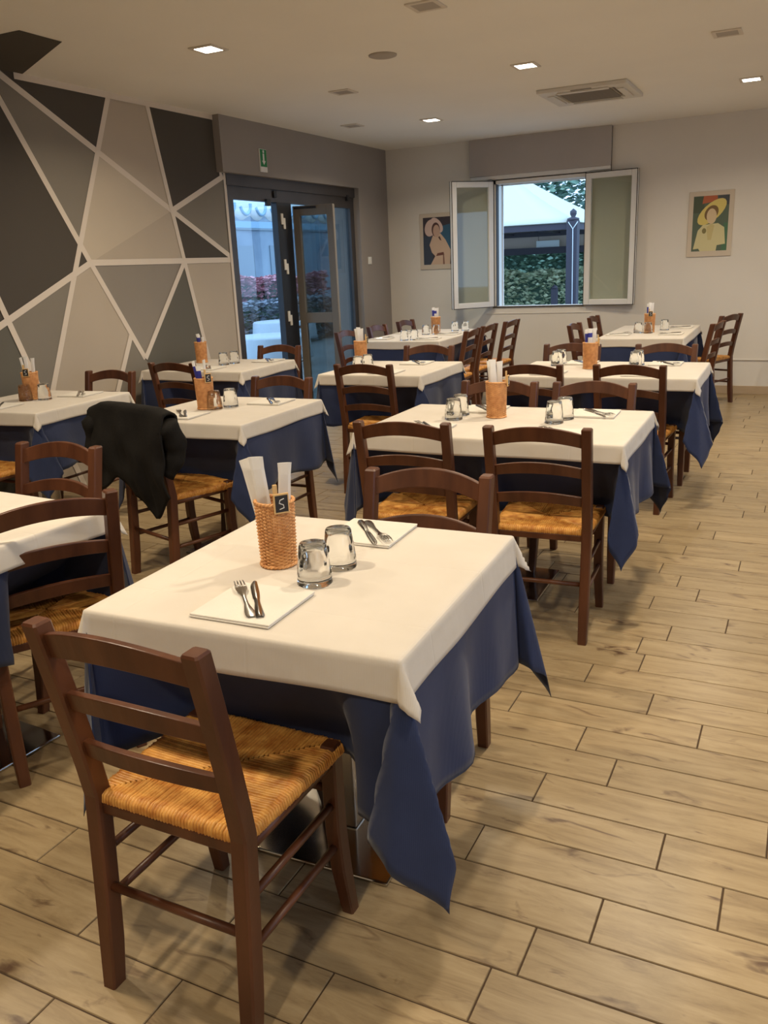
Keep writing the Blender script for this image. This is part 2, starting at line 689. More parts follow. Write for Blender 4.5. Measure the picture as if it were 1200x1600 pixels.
# ---------------------------------------------------------------- window frame + leaves
b = MB()
fw = .045
yf0, yf1 = YB - .01, YB + .07
for (x0, x1, z0, z1) in [(WX0, WX0 + fw, WZ0, WZ1), (WX1 - .012, WX1, WZ0, WZ1), (WX0, WX1, WZ0, WZ0 + .012), (WX0, WX1, WZ1 - .045, WZ1)]:
    b.box(x0, x1, yf0, yf1, z0, z1)
b.box(WX0 - .03, WX0, YB - .012, YB, WZ0 - .02, WZ1 + .04)
b.box(WX0 - .03, WX1 + .03, YB - .012, YB, WZ1, WZ1 + .05)
wf = struct('window_1', b, M['pvc'])
b = MB()
b.box(WX0 + fw, WX0 + fw + .006, yf0 - .003, yf1, WZ0, WZ1 - .04)
b.box(WX0, WX0 + .008, yf0 - .004, yf0, WZ0, WZ1)
b.box(WX0, WX1, yf0 - .004, yf0, WZ0 - .004, WZ0 + .008)
b.box(WX0, WX1, yf0 - .004, yf0, WZ1 - .008, WZ1 + .002)
b.box(WX1 - .008, WX1, yf0 - .004, yf0, WZ0, WZ1)
b.build('window_seal', M['gasket'], wf)
b = MB()
b.box(WX0 + .045, WX0 + .065, YB + .18, YB + .2, WZ0, WZ1)
b.box(WX0, WX1, YB + .18, YB + .215, WZ1 - .05, WZ1)
b.build('shutter_guide', M['pvc'], wf)
b = MB()
b.rbox(WX0 - .02, WX1 + .02, YB + .07, YB + WT + .04, WZ0 - .03, WZ0 - .001, .003)
b.build('window_sill', M['beige_base'], wf)


def leaf(hx, ang, W, label, z0=.93, z1=2.275):
    t = thing('window_leaf', label, 'window leaf', (hx, YB - .018, 0), radians(ang))
    b = MB()
    s = .062
    b.rbox(0, s, -.025, .025, z0, z1, .006)
    b.rbox(W - s, W, -.025, .025, z0, z1, .006)
    b.rbox(s, W - s, -.025, .025, z0, z0 + s, .006)
    b.rbox(s, W - s, -.025, .025, z1 - s, z1, .006)
    fr = b.build('leaf_frame', M['pvc'], t)
    b = MB()
    for y in (-.0265, .0245):
        b.box(-.002, .004, y, y + .002, z0, z1)
        b.box(W - .006, W + .002, y, y + .002, z0, z1)
        b.box(0, W, y, y + .002, z0 - .002, z0 + .006)
        b.box(0, W, y, y + .002, z1 - .006, z1 + .002)
    b.build('leaf_seal', M['gasket'], fr)
    MB().box(s, W - s, -.004, .004, z0 + s, z1 - s).build('leaf_pane', M['pane'], t)
    for zh in (z0 + .08, z1 - .16):
        MB().tube([(-.004, 0, zh), (-.004, 0, zh + .08)], .007, 8).build('hinge', M['pvc'], fr)
    return t


leaf(WX0 + .01, 228, .515, 'white window leaf swung wide open left of the window, over the dark poster')
leaf(WX1 + .0, 354.5, .545, 'white window leaf folded back against the wall right of the window')

# ---------------------------------------------------------------- glass door
xd = XW - .005
b = MB()
b.box(xd - .06, xd, DY0, DY0 + .1, 0, DZ)
b.box(xd - .06, xd, DY1 - .085, DY1, 0, DZ)
b.box(xd - .06, xd, DY0 + .1, DY1 - .085, 2.06, DZ)
b.box(xd - .0, xd + .02, DY0, DY1, 2.17, DZ)
dr = struct('door_1', b, M['alu_dark'])
b = MB()
b.rbox(xd, xd + .02, 7.12, 7.17, 2.1, 2.16, .003)
b.rbox(xd, xd + .03, 8.55, 8.6, 2.13, 2.19, .003)
b.rbox(xd, xd + .03, 6.98, 7.04, 2.02, 2.08, .003)
b.build('door_catch', M['alu_black'], dr)
# left leaf glass and stile
MB().box(xd - .035, xd - .028, DY0 + .1, 7.17, .1, 2.06).build('door_pane', M['door_glass'], dr)
b = MB()
b.box(xd - .06, xd, DY0 + .1, 7.17, 0, .1)
b.rbox(xd - .06, xd + .01, 7.17, 7.42, 0, 2.06, .004)
b.build('door_stile', M['alu_black'], dr)
MB().box(xd - .035, xd - .028, 7.42, DY1 - .085, .02, 2.06).build('door_pane', M['door_glass_dim'], dr)
for z in (1.86, 1.44, .95, .4):
    b = MB()
    b.rbox(xd + .01, xd + .022, 7.215, 7.252, z, z + .1, .003)
    b.rbox(xd + .01, xd + .022, 7.25, 7.285, z - .04, z + .06, .003)
    b.build('hinge', M['ac'], dr)
# the narrow folding leaf standing open into the room
t = thing('folding_door_leaf', 'narrow grey framed glass leaf folded open in front of the door pane', 'door leaf', (xd + .03, 7.43, 0), radians(8))
b = MB()
W, s = .42, .07
b.rbox(0, s, -.025, .025, .02, 2.03, .004)
b.rbox(W - s, W, -.025, .025, .02, 2.03, .004)
b.rbox(s, W - s, -.025, .025, 1.94, 2.03, .004)
b.rbox(s, W - s, -.025, .025, .92, 1.02, .004)
b.rbox(s, W - s, -.025, .025, .02, .14, .004)
b.build('leaf_frame', M['alu_warm'], t)
MB().box(s, W - s, -.004, .004, 1.02, 1.94).build('leaf_pane', M['door_glass_dim'], t)
MB().box(s, W - s, -.004, .004, .14, .92).build('leaf_pane', M['door_glass_dim'], t)
b = MB()
b.rbox(.02, .25, -.04, -.027, 2.0, 2.02, .003)
b.build('closer_arm', M['alu_black'], t)

# emergency exit sign on the lintel
t = thing('exit_sign', 'small green emergency exit sign on the grey lintel', 'sign', (XB, 6.89, 2.33))
b = MB()
b.rbox(0, .012, -.055, .055, -.03, .165, .002)
b.build('sign_plate', M['pvc'], t)
sf = MB().box(.0121, .0135, -.05, .05, .015, .16).build('sign_face', M['green_sign'], t)
b = MB()
b.box(.0136, .0145, -.012, .012, .06, .125)
b.add([(.0146, -.03, .065), (.0146, .0, .03), (.0146, .03, .065)], [(0, 1, 2)])
b.lathe([(0, 0), (.013, .0), (.013, .001), (0, .001)], 12)
o = len(b.v)
b.v[-48:] = [(.0146 + z, x, .142 + y) for x, y, z in b.v[-48:]]
b.build('pictogram', M['pvc'], sf)
# light switch on the pier
t = thing('light_switch', 'small white switch on the grey pier right of the glass door', 'switch', (XB, 8.92, 1.5))
MB().rbox(0, .01, -.04, .04, -.04, .04, .003).build('switch_plate', M['pvc'], t)
MB().rbox(.01, .016, -.012, .012, -.022, .022, .002).build('rocker', M['pvc'], t)


# ---------------------------------------------------------------- posters
def poster(label, x0, x1, z0, z1, art):
    t = thing('poster', label, 'poster', (x0, YB, z0))
    W, Hh = x1 - x0, z1 - z0
    MB().rbox(0, W, -.012, 0, 0, Hh, .003).build('backing_board', M['poster_board'], t)
    m_ = .045
    b = MB()
    mats = []
    y = -.0125
    for pts, col in art:
        if col not in mats:
            mats.append(col)
        P = [(m_ + px * (W - 2 * m_), y, m_ * 1.2 + pz * (Hh - 2.2 * m_)) for px, pz in pts]
        ar = sum(pts[i][0] * pts[(i + 1) % len(pts)][1] - pts[(i + 1) % len(pts)][0] * pts[i][1] for i in range(len(pts)))
        idx = tuple(range(len(P)))
        b.add(P, [idx if ar > 0 else idx[::-1]], mats.index(col))
        y -= .00025
    b.build('picture', [PM(c) for c in mats], t)
    return t


_pm = {}


def PM(c):
    if c not in _pm:
        _pm[c] = mat('printed_ink', srgb(*c), .6)
    return _pm[c]


M['poster_board'] = mat('cream_poster_margin', srgb(205, 190, 170), .6)


def ell(cx, cz, rx, rz, a=0, n=20, s=0, e=360):
    out = []
    for i in range(n):
        th = radians(s + (e - s) * i / (n if e - s == 360 else n - 1))
        x, z = rx * cos(th), rz * sin(th)
        out.append((cx + x * cos(a) - z * sin(a), cz + x * sin(a) + z * cos(a)))
    return out


SQ = [(0, 0), (1, 0), (1, 1), (0, 1)]
art1 = [(SQ, (62, 52, 58)), ([(0, 0), (.35, 0), (.3, .6), (0, .62)], (58, 66, 80)), ([(.55, .25), (1, .3), (1, .85), (.6, .8)], (52, 92, 118)),
        ([(.25, .0), (.95, .0), (.98, .3), (.8, .52), (.62, .66), (.35, .62), (.22, .42), (.3, .26), (.42, .18)], (206, 176, 150)),
        ([(.45, .18), (.75, .2), (.72, .26), (.5, .24)], (112, 68, 54)), ([(.7, 0), (.76, 0), (.74, .22), (.7, .2)], (132, 92, 74)),
        (ell(.27, .78, .22, .17, .4), (214, 186, 172)), (ell(.5, .83, .24, .13, -.5), (214, 186, 176)), (ell(.46, .74, .15, .15), (84, 52, 44)),
        (ell(.48, .71, .12, .13), (196, 160, 138)), ([(.54, .58), (.6, .6), (.66, .5), (.6, .52)], (84, 56, 46))]
art2 = [(SQ, (86, 100, 84)), ([(.0, .7), (.3, .7), (.32, 1), (0, 1)], (74, 84, 66)), ([(.25, .86), (.68, .9), (.66, 1), (.28, 1)], (178, 96, 62)),
        ([(.7, .85), (1, .82), (1, 1), (.68, 1)], (68, 72, 76)), ([(.85, 0), (1, 0), (1, .5), (.88, .5)], (74, 112, 84)),
        ([(.05, .04), (.16, .38), (.3, .48), (.72, .5), (.9, .42), (.95, .12), (.72, .1), (.7, 0), (.25, 0), (.2, .05)], (208, 198, 150)),
        (ell(.53, .71, .43, .17, .42), (216, 196, 112)), (ell(.52, .69, .2, .13, .3), (122, 94, 58)), (ell(.53, .63, .14, .14), (214, 190, 152)),
        ([(.4, .44), (.55, .5), (.62, .46), (.55, .2), (.45, .2)], (198, 182, 128)), (ell(.34, .37, .06, .05), (128, 118, 74))]
poster('poster of a woman in a white bonnet on dark blue, behind the open window leaf', -4.155, -3.72, 1.37, 1.99, art1)
poster('poster of a woman in a wide yellow hat, right of the window', -1.19, -.765, 1.385, 2.01, art2)


# ---------------------------------------------------------------- ceiling fittings
def downlight(x, y, on, label, vis=True):
    t = thing('ceiling_light', label, 'ceiling light', (x, y, ZC), 0, 'recessed square ceiling lights')
    b = MB()
    s, r = .085, .062
    b.rbox(-s, s, -s, -r, -.008, 0, .002)
    b.rbox(-s, s, r, s, -.008, 0, .002)
    b.rbox(-s, -r, -r, r, -.008, 0, .002)
    b.rbox(r, s, -r, r, -.008, 0, .002)
    b.build('frame', M['lamp_frame'], t)
    MB().box(-r, r, -r, r, -.006, -.002).build('diffuser', M['lamp_on' if on else 'lamp_off'], t)
    if on:
        ld = bpy.data.lights.new('led_panel', 'AREA')
        ld.shape = 'SQUARE'
        ld.size = .12
        ld.energy = LAMP_POWER
        ld.color = LAMP_COL
        ld.spread = radians(150)
        lo = bpy.data.objects.new('led_panel', ld)
        C.objects.link(lo)
        lo.parent = t
        lo.location = (0, 0, -.012)
    return t


lamps = [(-3.31, 4.52, 1, 'lit square ceiling light nearest the painted wall, top left'),
         (-1.89, 6.17, 1, 'lit square ceiling light near the middle of the ceiling, left of the air unit'),
         (-.57, 7.79, 1, 'lit square ceiling light at the right edge, beyond the air unit'),
         (-3.29, 7.82, 1, 'smallest lit square ceiling light, just before the shutter box'),
         (-1.9, 4.48, 0, 'unlit square ceiling fitting at the top edge of the ceiling'),
         (-.6, 6.09, 0, 'unlit square ceiling fitting at the upper right'),
         (-3.3, 6.15, 0, 'unlit square ceiling fitting in front of the lintel, nearer of two'),
         (-4.0, 7.6, 0, 'unlit square ceiling fitting in front of the lintel, farther of two'),
         (-.6, 4.5, 1, 'lit square ceiling light over the aisle'), (-.6, 2.85, 1, 'lit square ceiling light over the near aisle'),
         (-1.9, 1.2, 1, 'lit square ceiling light left of the nearest table'), (-3.3, 1.9, 1, 'lit square ceiling light by the near left tables'),
         (.8, 6.15, 1, 'lit square ceiling light right of the far aisle'), (.8, 1.2, 1, 'lit square ceiling light right of the near aisle'),
         (-.6, -.45, 1, 'lit square ceiling light behind the viewpoint')]
for a in lamps:
    downlight(*a)
t = thing('ceiling_speaker', 'round flush ceiling speaker between the square lights', 'speaker', (-2.55, 5.3, ZC))
MB().lathe([(0, -.010), (.075, -.010), (.088, -.006), (.09, 0)], 32).build('speaker_grille', M['lamp_off'], t)
t = thing('air_conditioner', 'square ceiling cassette air conditioner with central grille', 'air conditioner', (-1.74, 7.45, ZC))
b = MB()
s, r = .35, .235
for q in [(-s, s, -s, -r), (-s, s, r, s), (-s, -r, -r, r), (r, s, -r, r)]:
    b.rbox(*q, -.03, 0, .006)
b.build('cassette_frame', M['ac'], t)
b = MB()
b.box(-.21, .21, -.21, .21, -.024, -.01)
for i in range(13):
    x = -.2 + i * .4 / 12
    b.box(-.2, .2, x - .004, x + .004, -.034, -.024)
b.build('intake_grille', M['ac_dark'], t)
for i in range(4):
    b = MB()
    mm = Matrix.Rotation(i * pi / 2, 4, 'Z')
    b.rbox(-.2, .2, -.3, -.245, -.04, -.03, .003, 0, mm)
    b.build('air_flap', M['ac'], t)
MB().rbox(-.08, .08, -.345, -.315, -.036, -.03, .002).build('display_strip', M['ac_dark'], t)


# ================================================================ chair
def make_chair():
    t = thing('rush_seat_chair', '', 'chair')
    sq = [(1, 1), (-1, 1), (-1, -1), (1, -1)]

    def bar(path, hx, hy):
        b = MB()
        N = len(path)
        # rectangular section swept in z, chamfered corners
        c = .22
        sec = [(1, 1 - c), (1 - c, 1), (-1 + c, 1), (-1, 1 - c), (-1, -1 + c), (-1 + c, -1), (1 - c, -1), (1, -1 + c)]
        vs, fs = [], []
        for (x, y, z, k) in path:
            for a, d in sec:
                vs.append((x + a * hx * k, y + d * hy * k, z))
        n = 8
        for i in range(N - 1):
            for k in range(n):
                l = (k + 1) % n
                fs.append((i * n + k, i * n + l, (i + 1) * n + l, (i + 1) * n + k))
        fs.append(tuple(range(n))[::-1])
        fs.append(tuple((N - 1) * n + k for k in range(n)))
        b.add(vs, fs)
        return b

    def ry(z):      # rear post centreline
        return -.228 + .036 * min(z / .45, 1) ** .8 - (.076 * ((z - .45) / .41) ** 1.15 if z > .45 else 0)

    for sx in (-1, 1):
        pz = [0, .1, .2, .3, .4, .45, .52, .6, .68, .76, .84, .852, .857]
        path = [(sx * (.178 + .004 * (z / .86)), ry(z), z, (.9 if z < .05 else 1) if z < .853 else .82) for z in pz]
        bar(path, .0185, .021).build('back_leg', M['wood'], t)
        pf = [(0, .030, .82), (.06, .020, .9), (.14, .008, 1), (.25, 0, 1), (.40, 0, 1.02), (.452, 0, 1.0), (.458, 0, .8)]
        path = [(sx * (.180 + (.006 * (1 - z / .2) if z < .2 else 0)), .132 + o, z, k) for z, o, k in pf]
        bar(path, .0185, .0195).build('front_leg', M['wood'], t)

    def slat(zt, h, arch, bow=.030, th=.008):
        b = MB()
        n = 14
        vs, fs = [], []
        hw = .166
        for i in range(n + 1):
            u = -1 + 2 * i / n
            x = u * hw
            q = 1 - u * u
            for z, s_ in ((zt - h, -1), (zt, 1)):
                zz = z + arch * q * (1 if s_ > 0 else .85)
                y = ry(z) - bow * q
                vs += [(x, y - th, zz), (x, y + th, zz)]
        for i in range(n):
            a = i * 4
            c = a + 4
            fs += [(a, a + 1, c + 1, c), (a + 2, c + 2, c + 3, a + 3), (a, c, c + 2, a + 2), (a + 1, a + 3, c + 3, c + 1)]
        fs += [(0, 2, 3, 1), (n * 4, n * 4 + 1, n * 4 + 3, n * 4 + 2)]
        b.add(vs, fs, 0, False)
        o = b.build('back_slat', M['wood'], t)
        bevel(o, .0025, 2)

    slat(.832, .052, .030)
    slat(.700, .040, .024)
    slat(.585, .038, .020)
    # rails under the rush
    b = MB()
    b.rbox(-.165, .165, -.2, -.175, .405, .432, .004)
    b.rbox(-.16, .16, .125, .15, .405, .432, .004)
    for sx in (-1, 1):
        b.tube([(sx * .18, -.185, .418), (sx * .182, .135, .418)], .0125, 8)
    b.build('seat_frame', M['wood'], t)
    # stretchers
    for x, z in ((-1, .31), (-1, .2), (1, .31), (1, .2)):
        MB().tube([(x * .18, -.203, z), (x * .181, .134, z)], [.009, .0095], 8).build('stretcher', M['wood'], t)
    MB().tube([(-.18, -.206, .235), (.18, -.206, .235)], .0095, 8).build('stretcher', M['wood'], t)
    MB().tube([(-.18, .134, .34), (.18, .134, .34)], .0095, 8).build('stretcher', M['wood'], t)
    # rush seat: cords wrap each rail and meet on the diagonals
    b = MB()
    rnd = random.Random(3)

    def mp(u, v):   # u,v in -1..1 -> seat trapezoid
        y = -.018 + v * .172
        wv = .178 + (.193 - .178) * (v + 1) / 2
        return u * wv, y

    ncord = 46
    for side in range(4):
        for i in range(ncord):
            s_ = -1 + (2 * i + 1) / ncord
            s_ *= .985
            lim = abs(s_)
            pts = []
            jit = rnd.uniform(-.0012, .0012)
            seq = [(.93, -.030), (1.0, -.026), (1.045, -.012), (1.03, .0), (.97, .004)]
            inner = [1 - (1 - lim) * f for f in (.2, .45, .7, 1.0)]
            for d, z in seq + [(d, .003 - .004 * (1 - d)) for d in inner]:
                if side == 0:
                    u, v = s_, d
                elif side == 1:
                    u, v = s_, -d
                elif side == 2:
                    u, v = d, s_
                else:
                    u, v = -d, s_
                x, y = mp(u, v)
                pts.append((x, y, .448 + z + jit))
            b.tube(pts, .0047 + rnd.uniform(-.0006, .0006), 6, caps=False)
    b.build('rush_seat', M['straw'], t)
    return t


CH = make_chair()
chair_used = [False]


def place_chair(x, y, deg, label, group='rush-seat dining chairs'):
    """x,y = middle of the two top ends of the back posts; deg 0 faces +Y"""
    a = radians(deg)
    ox, oy = x - (.27 * sin(a)), y + .27 * cos(a)
    if not chair_used[0]:
        chair_used[0] = True
        CH.location = (ox, oy, 0)
        CH.rotation_euler = (0, 0, a)
        tag(CH, label, None, group)
        return CH
    return dup(CH, (ox, oy, 0), a, label, group)


chairs = [
    (-1.035, .975, 0, 'brown ladder-back chair in the front, closest to the viewer, with its woven seat fully seen'),
    (-1.87, 1.60, 60, 'brown ladder-back chair cut by the left edge, angled to the table at the left'),
    (-2.49, 2.235, 182, 'brown ladder-back chair facing the viewer behind the left edge table'),
    (-2.805, 2.935, -17, 'brown rush-seat chair carrying the black jacket'),
    (-1.40, 2.94, 5, 'left one of two back-view chairs at the wide second-row table'),
    (-.86, 2.955, 4, 'right one of two back-view chairs at the wide second-row table, rush seat showing'),
    (-.975, 2.225, 182, 'brown chair facing the viewer across the nearest table'),
    (-1.385, 4.10, 181, 'chair behind the cutlery basket at the far side of the wide second-row table'),
    (-.91, 4.115, 181, 'chair behind the right glasses at the far side of the wide second-row table'),
    (-4.10, 4.20, 182, 'chair against the painted wall at the far side of the left wall table'),
    (-3.97, 4.65, 0, 'back-view chair at the table beside the glass door'),
    (-2.695, 4.095, 180, 'chair facing the viewer behind the table with the black jacket chair'),
    (-3.85, 5.85, 180, 'chair in front of the left glass door pane'),
    (-2.485, 4.695, 2, 'back-view chair at the middle table, left of the wide second-row table'),
    (-1.44, 4.775, 3, 'left back-view chair at the wide right-hand third-row table'),
    (-.875, 4.81, -2, 'right back-view chair at the wide right-hand third-row table'),
    (-2.53, 5.86, 180, 'chair facing the viewer at the far side of the middle table'),
    (-1.48, 5.965, 180, 'left chair facing the viewer beyond the right-hand third-row table'),
    (-.845, 5.965, 180, 'right chair facing the viewer beyond the right-hand third-row table'),
    (-2.70, 7.26, 92, 'nearest of three side chairs along the right of the long far table'),
    (-2.73, 7.80, 90, 'middle of three side chairs along the right of the long far table'),
    (-2.69, 8.36, 88, 'farthest of three side chairs along the right of the long far table, below the window'),
    (-3.98, 7.22, -92, 'nearest chair on the door side of the long far table'),
    (-3.96, 7.83, -90, 'middle chair on the door side of the long far table'),
    (-3.95, 8.50, -90, 'farthest chair on the door side of the long far table, below the poster'),
    (-1.92, 7.78, -90, 'nearer chair on the window side of the far right table'),
    (-1.96, 8.72, -90, 'farther chair on the window side of the far right table'),
    (-.69, 7.82, 82, 'nearer of two chairs at the right end of the far right table'),
    (-.66, 8.72, 68, 'farther of two chairs at the right of the far right table, near the back wall'),
    (-4.07, 2.86, 0, 'chair cut by the left edge, its seat corner showing at the left wall table'),
]
for c in chairs:
    place_chair(*c)


# ================================================================ tables
def smooth01(t):
    return t * t * (3 - 2 * t)


def cpath(ctrl, t):
    n = len(ctrl) - 1
    f = min(max(t, 0), 1) * n
    i = min(int(f), n - 1)
    k = smooth01(f - i) * .6 + (f - i) * .4
    return (ctrl[i][0] * (1 - k) + ctrl[i + 1][0] * k, ctrl[i][1] * (1 - k) + ctrl[i + 1][1] * k)


def drape(a, c, ovs, z, flare, amp, seed, corner, nseg, pushes=()):
    """a,c half sizes; ovs (xneg,xpos,yneg,ypos) overhangs; corner: dict (sx,sy)->control path"""
    rnd = random.Random(seed)
    rb = .007
    ph = [rnd.uniform(0, 6.28) for _ in range(12)]

    def coords(h, o0, o1, n_in):
        k0 = [o0 * (1 - (i / nseg)) for i in range(nseg)]
        k1 = [o1 * ((i + 1) / nseg) for i in range(nseg)]
        mid = [-h, -h + .02] + [-h + 2 * h * i / n_in for i in range(1, n_in)] + [h - .02, h]
        return [-h - q for q in k0] + [-h - .005] + mid + [h + .005] + [h + q for q in k1]

    us = coords(a, ovs[0], ovs[1], 22)
    vs_ = coords(c, ovs[2], ovs[3], 22)

    def hang(d):
        # rounded table edge then hanging length
        L = rb * pi / 2
        if d <= L:
            th = d / rb
            return rb * sin(th), rb * (1 - cos(th)), 0.
        return rb, rb, d - L

    P = []
    for u in us:
        row = []
        for v in vs_:
            dx, dy = max(abs(u) - a, 0), max(abs(v) - c, 0)
            bx, by = max(-a, min(a, u)), max(-c, min(c, v))
            sx = 1 if u > 0 else -1
            sy = 1 if v > 0 else -1
            if dx == 0 and dy == 0:
                zz = z + .0012 * noise.noise(Vector((u * 9 + seed, v * 9, seed * 3.1)))
                row.append((bx, by, zz))
                continue
            if dx > 0 and dy > 0:
                r = hypot(dx, dy)
                t = atan2(dy, dx) / (pi / 2)
                ox, oy = cpath(corner[(sx, sy)], t)
                o_, dn, L = hang(r)
                nx, ny = cos(t * pi / 2), sin(t * pi / 2)
                k = math.sqrt(max(1 - ox * ox - oy * oy, .1))
                row.append((bx + sx * (o_ * nx + L * ox), by + sy * (o_ * ny + L * oy), z - dn - L * k))
                continue
            d = dx if dx > 0 else dy
            o_, dn, L = hang(d)
            s_ = (v / c) if dx > 0 else (u / a)
            side = (0 if sx < 0 else 1) if dx > 0 else (2 if sy < 0 else 3)
            win = max(0, 1 - s_ ** 4)
            fl = flare
            cs = corner[(sx, 1 if s_ > 0 else -1)] if dx > 0 else corner[(1 if s_ > 0 else -1, sy)]
            fl_end = cs[0][0] if dx > 0 else cs[-1][1]
            fl = fl_end * abs(s_) ** 4 + flare * (1 - abs(s_) ** 4)
            wv = amp * (sin(s_ * 5.1 + ph[side]) + .6 * sin(s_ * 9.7 + ph[side + 4])) * (L / .3) ** 1.3 * win
            outv = o_ + L * fl + wv * .6
            pos = v if dx > 0 else u
            pmax = 0.
            for (sd, cen, pen) in pushes:
                if sd == side:
                    wn = max(0., min(1., (.33 - abs(pos - cen)) / .12))
                    pmax = max(pmax, pen * smooth01(wn))
            if pmax > 0:
                f_ = min(1., L / .27)
                outv = outv * (1 - .8 * f_ * min(1, pmax / .05)) - pmax * f_
            # gentle unevenness of the hem
            drop = L * (1 + .05 * sin(s_ * 4 + ph[side + 2]) * win)
            if dx > 0:
                row.append((bx + sx * outv, by, z - dn - drop * .995))
            else:
                row.append((bx, by + sy * outv, z - dn - drop * .995))
        P.append(row)
    b = MB()
    b.grid([[P[i][j] for i in range(len(us))] for j in range(len(vs_))])
    return b


def corner_ctrl(rnd, e, k=1., tip=.1, swing=.16):
    A = k * rnd.uniform(.22, .32)
    B = k * rnd.uniform(.2, .3)
    s1, s2 = swing * rnd.uniform(.6, 1.1), swing * rnd.uniform(.6, 1.1)
    return [(e, .0), (A, -s1), (A * .75, -s1 * .5), (tip, tip), (-s2 * .5, B * .75), (-s2, B), (.0, e)]


def table(name_label, lw, lb, cx, cy, sx, sy, rz, blue_ov, seed, corners_b=None, white_ov=.075, corners_w=None, ped=0.):
    r = radians(rz)
    t = thing('dining_table', name_label, 'table', (cx, cy, 0), r, 'cloth-covered dining tables')
    a, c = sx / 2, sy / 2
    MB().rbox(-a, a, -c, c, .728, .752, .004).build('tabletop', M['table_top'], t)
    b = MB()
    py = ped
    b.rbox(-.04, .04, py - .04, py + .04, .012, .728, .006)
    b.build('column', M['steel'], t)
    b = MB()
    b.rbox(-.2, .2, py - .2, py + .2, 0, .012, .004)
    b.build('base_plate', M['steelplate'], t)
    rnd = random.Random(seed)
    e = .04
    cb = {}
    for k in [(-1, -1), (1, -1), (-1, 1), (1, 1)]:
        cb[k] = (corners_b or {}).get(k) or corner_ctrl(rnd, e)
    if not isinstance(blue_ov, tuple):
        blue_ov = (blue_ov,) * 4
    pushes = []
    for (x, y, deg, _l) in chairs:
        q = radians(deg)
        d_ = Vector((-sin(q), cos(q)))
        fp = Vector((x, y)) + d_ * (.27 + .165) - Vector((cx, cy))
        fp = Matrix.Rotation(-r, 2) @ fp
        d_ = Matrix.Rotation(-r, 2) @ d_
        if abs(d_.y) > abs(d_.x):
            sd, cen, pen = (2, fp.x, fp.y + c) if d_.y > 0 else (3, fp.x, c - fp.y)
            far = abs(fp.x) > a + .1
        else:
            sd, cen, pen = (0, fp.y, fp.x + a) if d_.x > 0 else (1, fp.y, a - fp.x)
            far = abs(fp.y) > c + .1
        if 0 < pen < .45 and not far:
            pushes.append((sd, cen, pen))
    mb = drape(a, c, blue_ov, .7545, .04, .028, seed, cb, 16, pushes)
    o = mb.build('tablecloth', M['cloth_blue'], None, (cx, cy, 0), r)
    solid(o, .0012)
    tag(o, lb, 'tablecloth', 'navy under-tablecloths')
    cw = {}
    ew = .10
    for k in cb:
        if corners_w and k in corners_w:
            cw[k] = corners_w[k]
        else:
            g_ = cb[k]
            cw[k] = [(ew, 0)] + [(p[0] * 1.1 + .07, p[1] * .6 + .03) for p in g_[1:3]] + [(g_[3][0] + .15, g_[3][1] + .15)] + [(p[0] * .6 + .03, p[1] * 1.1 + .07) for p in g_[4:6]] + [(0, ew)]
    mw = drape(a + .003, c + .003, (white_ov,) * 4 if not isinstance(white_ov, tuple) else white_ov, .7585, ew, .004, seed + 50, cw, 8)
    o = mw.build('tablecloth', M['cloth_white'], None, (cx, cy, 0), r)
    solid(o, .0012)
    tag(o, lw, 'tablecloth', 'white over-tablecloths')
    return t


# corner control paths: (outward x, outward y) per unit of hanging length, from the x side round to the y side
near_right = [(.05, 0), (.16, -.02), (.26, .04), (.20, .08), (-.02, .18), (-.17, .13), (0, .03)]
far_right = [(.05, 0), (.16, -.05), (.22, .06), (.18, .16), (.06, .2), (-.12, .16), (0, .04)]
table('nearest table, under white and navy cloths',
      'white cloth on the nearest table, with fork and knife on a napkin',
      'long navy cloth hanging in a deep fold from the nearest table',
      -1.003, 1.614, .735, .745, 2.2, (.36, .36, .36, .36), 11, {(1, -1): near_right, (1, 1): far_right}, .088,
      {(1, -1): [(.10, 0), (.34, .0), (.42, .06), (.38, .16), (.22, .24), (.08, .22), (0, .10)]}, ped=.08)
table('wide table in the second row, under white and navy cloths',
      'white cloth on the wide second-row table',
      'navy cloth under the white one on the wide second-row table',
      -1.165, 3.542, 1.13, .755, 1.0, .35, 12, {(1, -1): [(.05, 0), (.18, -.12), (.16, -.05), (.03, .05), (-.08, .10), (-.1, .12), (0, .04)]})
table('square table beside the chair with the black jacket',
      'white cloth on the table beside the black jacket chair',
      'navy cloth on the table beside the black jacket chair',
      -2.715, 3.56, .72, .76, 1, .34, 13)
table('square table by the painted wall at the left edge',
      'white cloth on the table by the painted wall at the left edge',
      'navy cloth on the table by the painted wall at the left edge',
      -4.115, 3.58, .74, .76, 3, .34, 14)
table('table cut by the left edge, in front of a chair facing the viewer',
      'white cloth on the table cut by the left edge in the foreground',
      'navy cloth behind the slats of the chair at the left edge',
      -2.31, 1.52, .75, .76, -4, .34, 15)
table('table standing in front of the glass door', 'white cloth on the table in front of the glass door',
      'navy cloth on the table in front of the glass door',
      -4.075, 5.335, .88, .75, 2, .34, 16)
table('table in the middle of the room with napkin holder at its left corner', 'white cloth on the middle table with a holder at its left corner',
      'navy cloth on the middle table, left of the wide tables',
      -2.577, 5.31, .73, .765, 1, .34, 17)
table('wide right-hand table in the third row', 'white cloth on the wide right-hand third-row table',
      'navy cloth with ragged folds at the right aisle, third row',
      -1.11, 5.39, 1.12, .77, 1, (.34, .38, .34, .38), 18)
table('long table at the back near the glass door, with six side chairs', 'white cloth on the long far table near the door',
      'navy cloth on the long far table near the door',
      -3.44, 7.86, .80, 1.34, 2, .33, 19)
table('far right table under the yellow hat poster', 'white cloth on the far right table under the yellow hat poster',
      'navy cloth on the far right table near the back wall',
      -1.29, 8.10, .70, 1.38, 1, .33, 20)

ZT = .7602
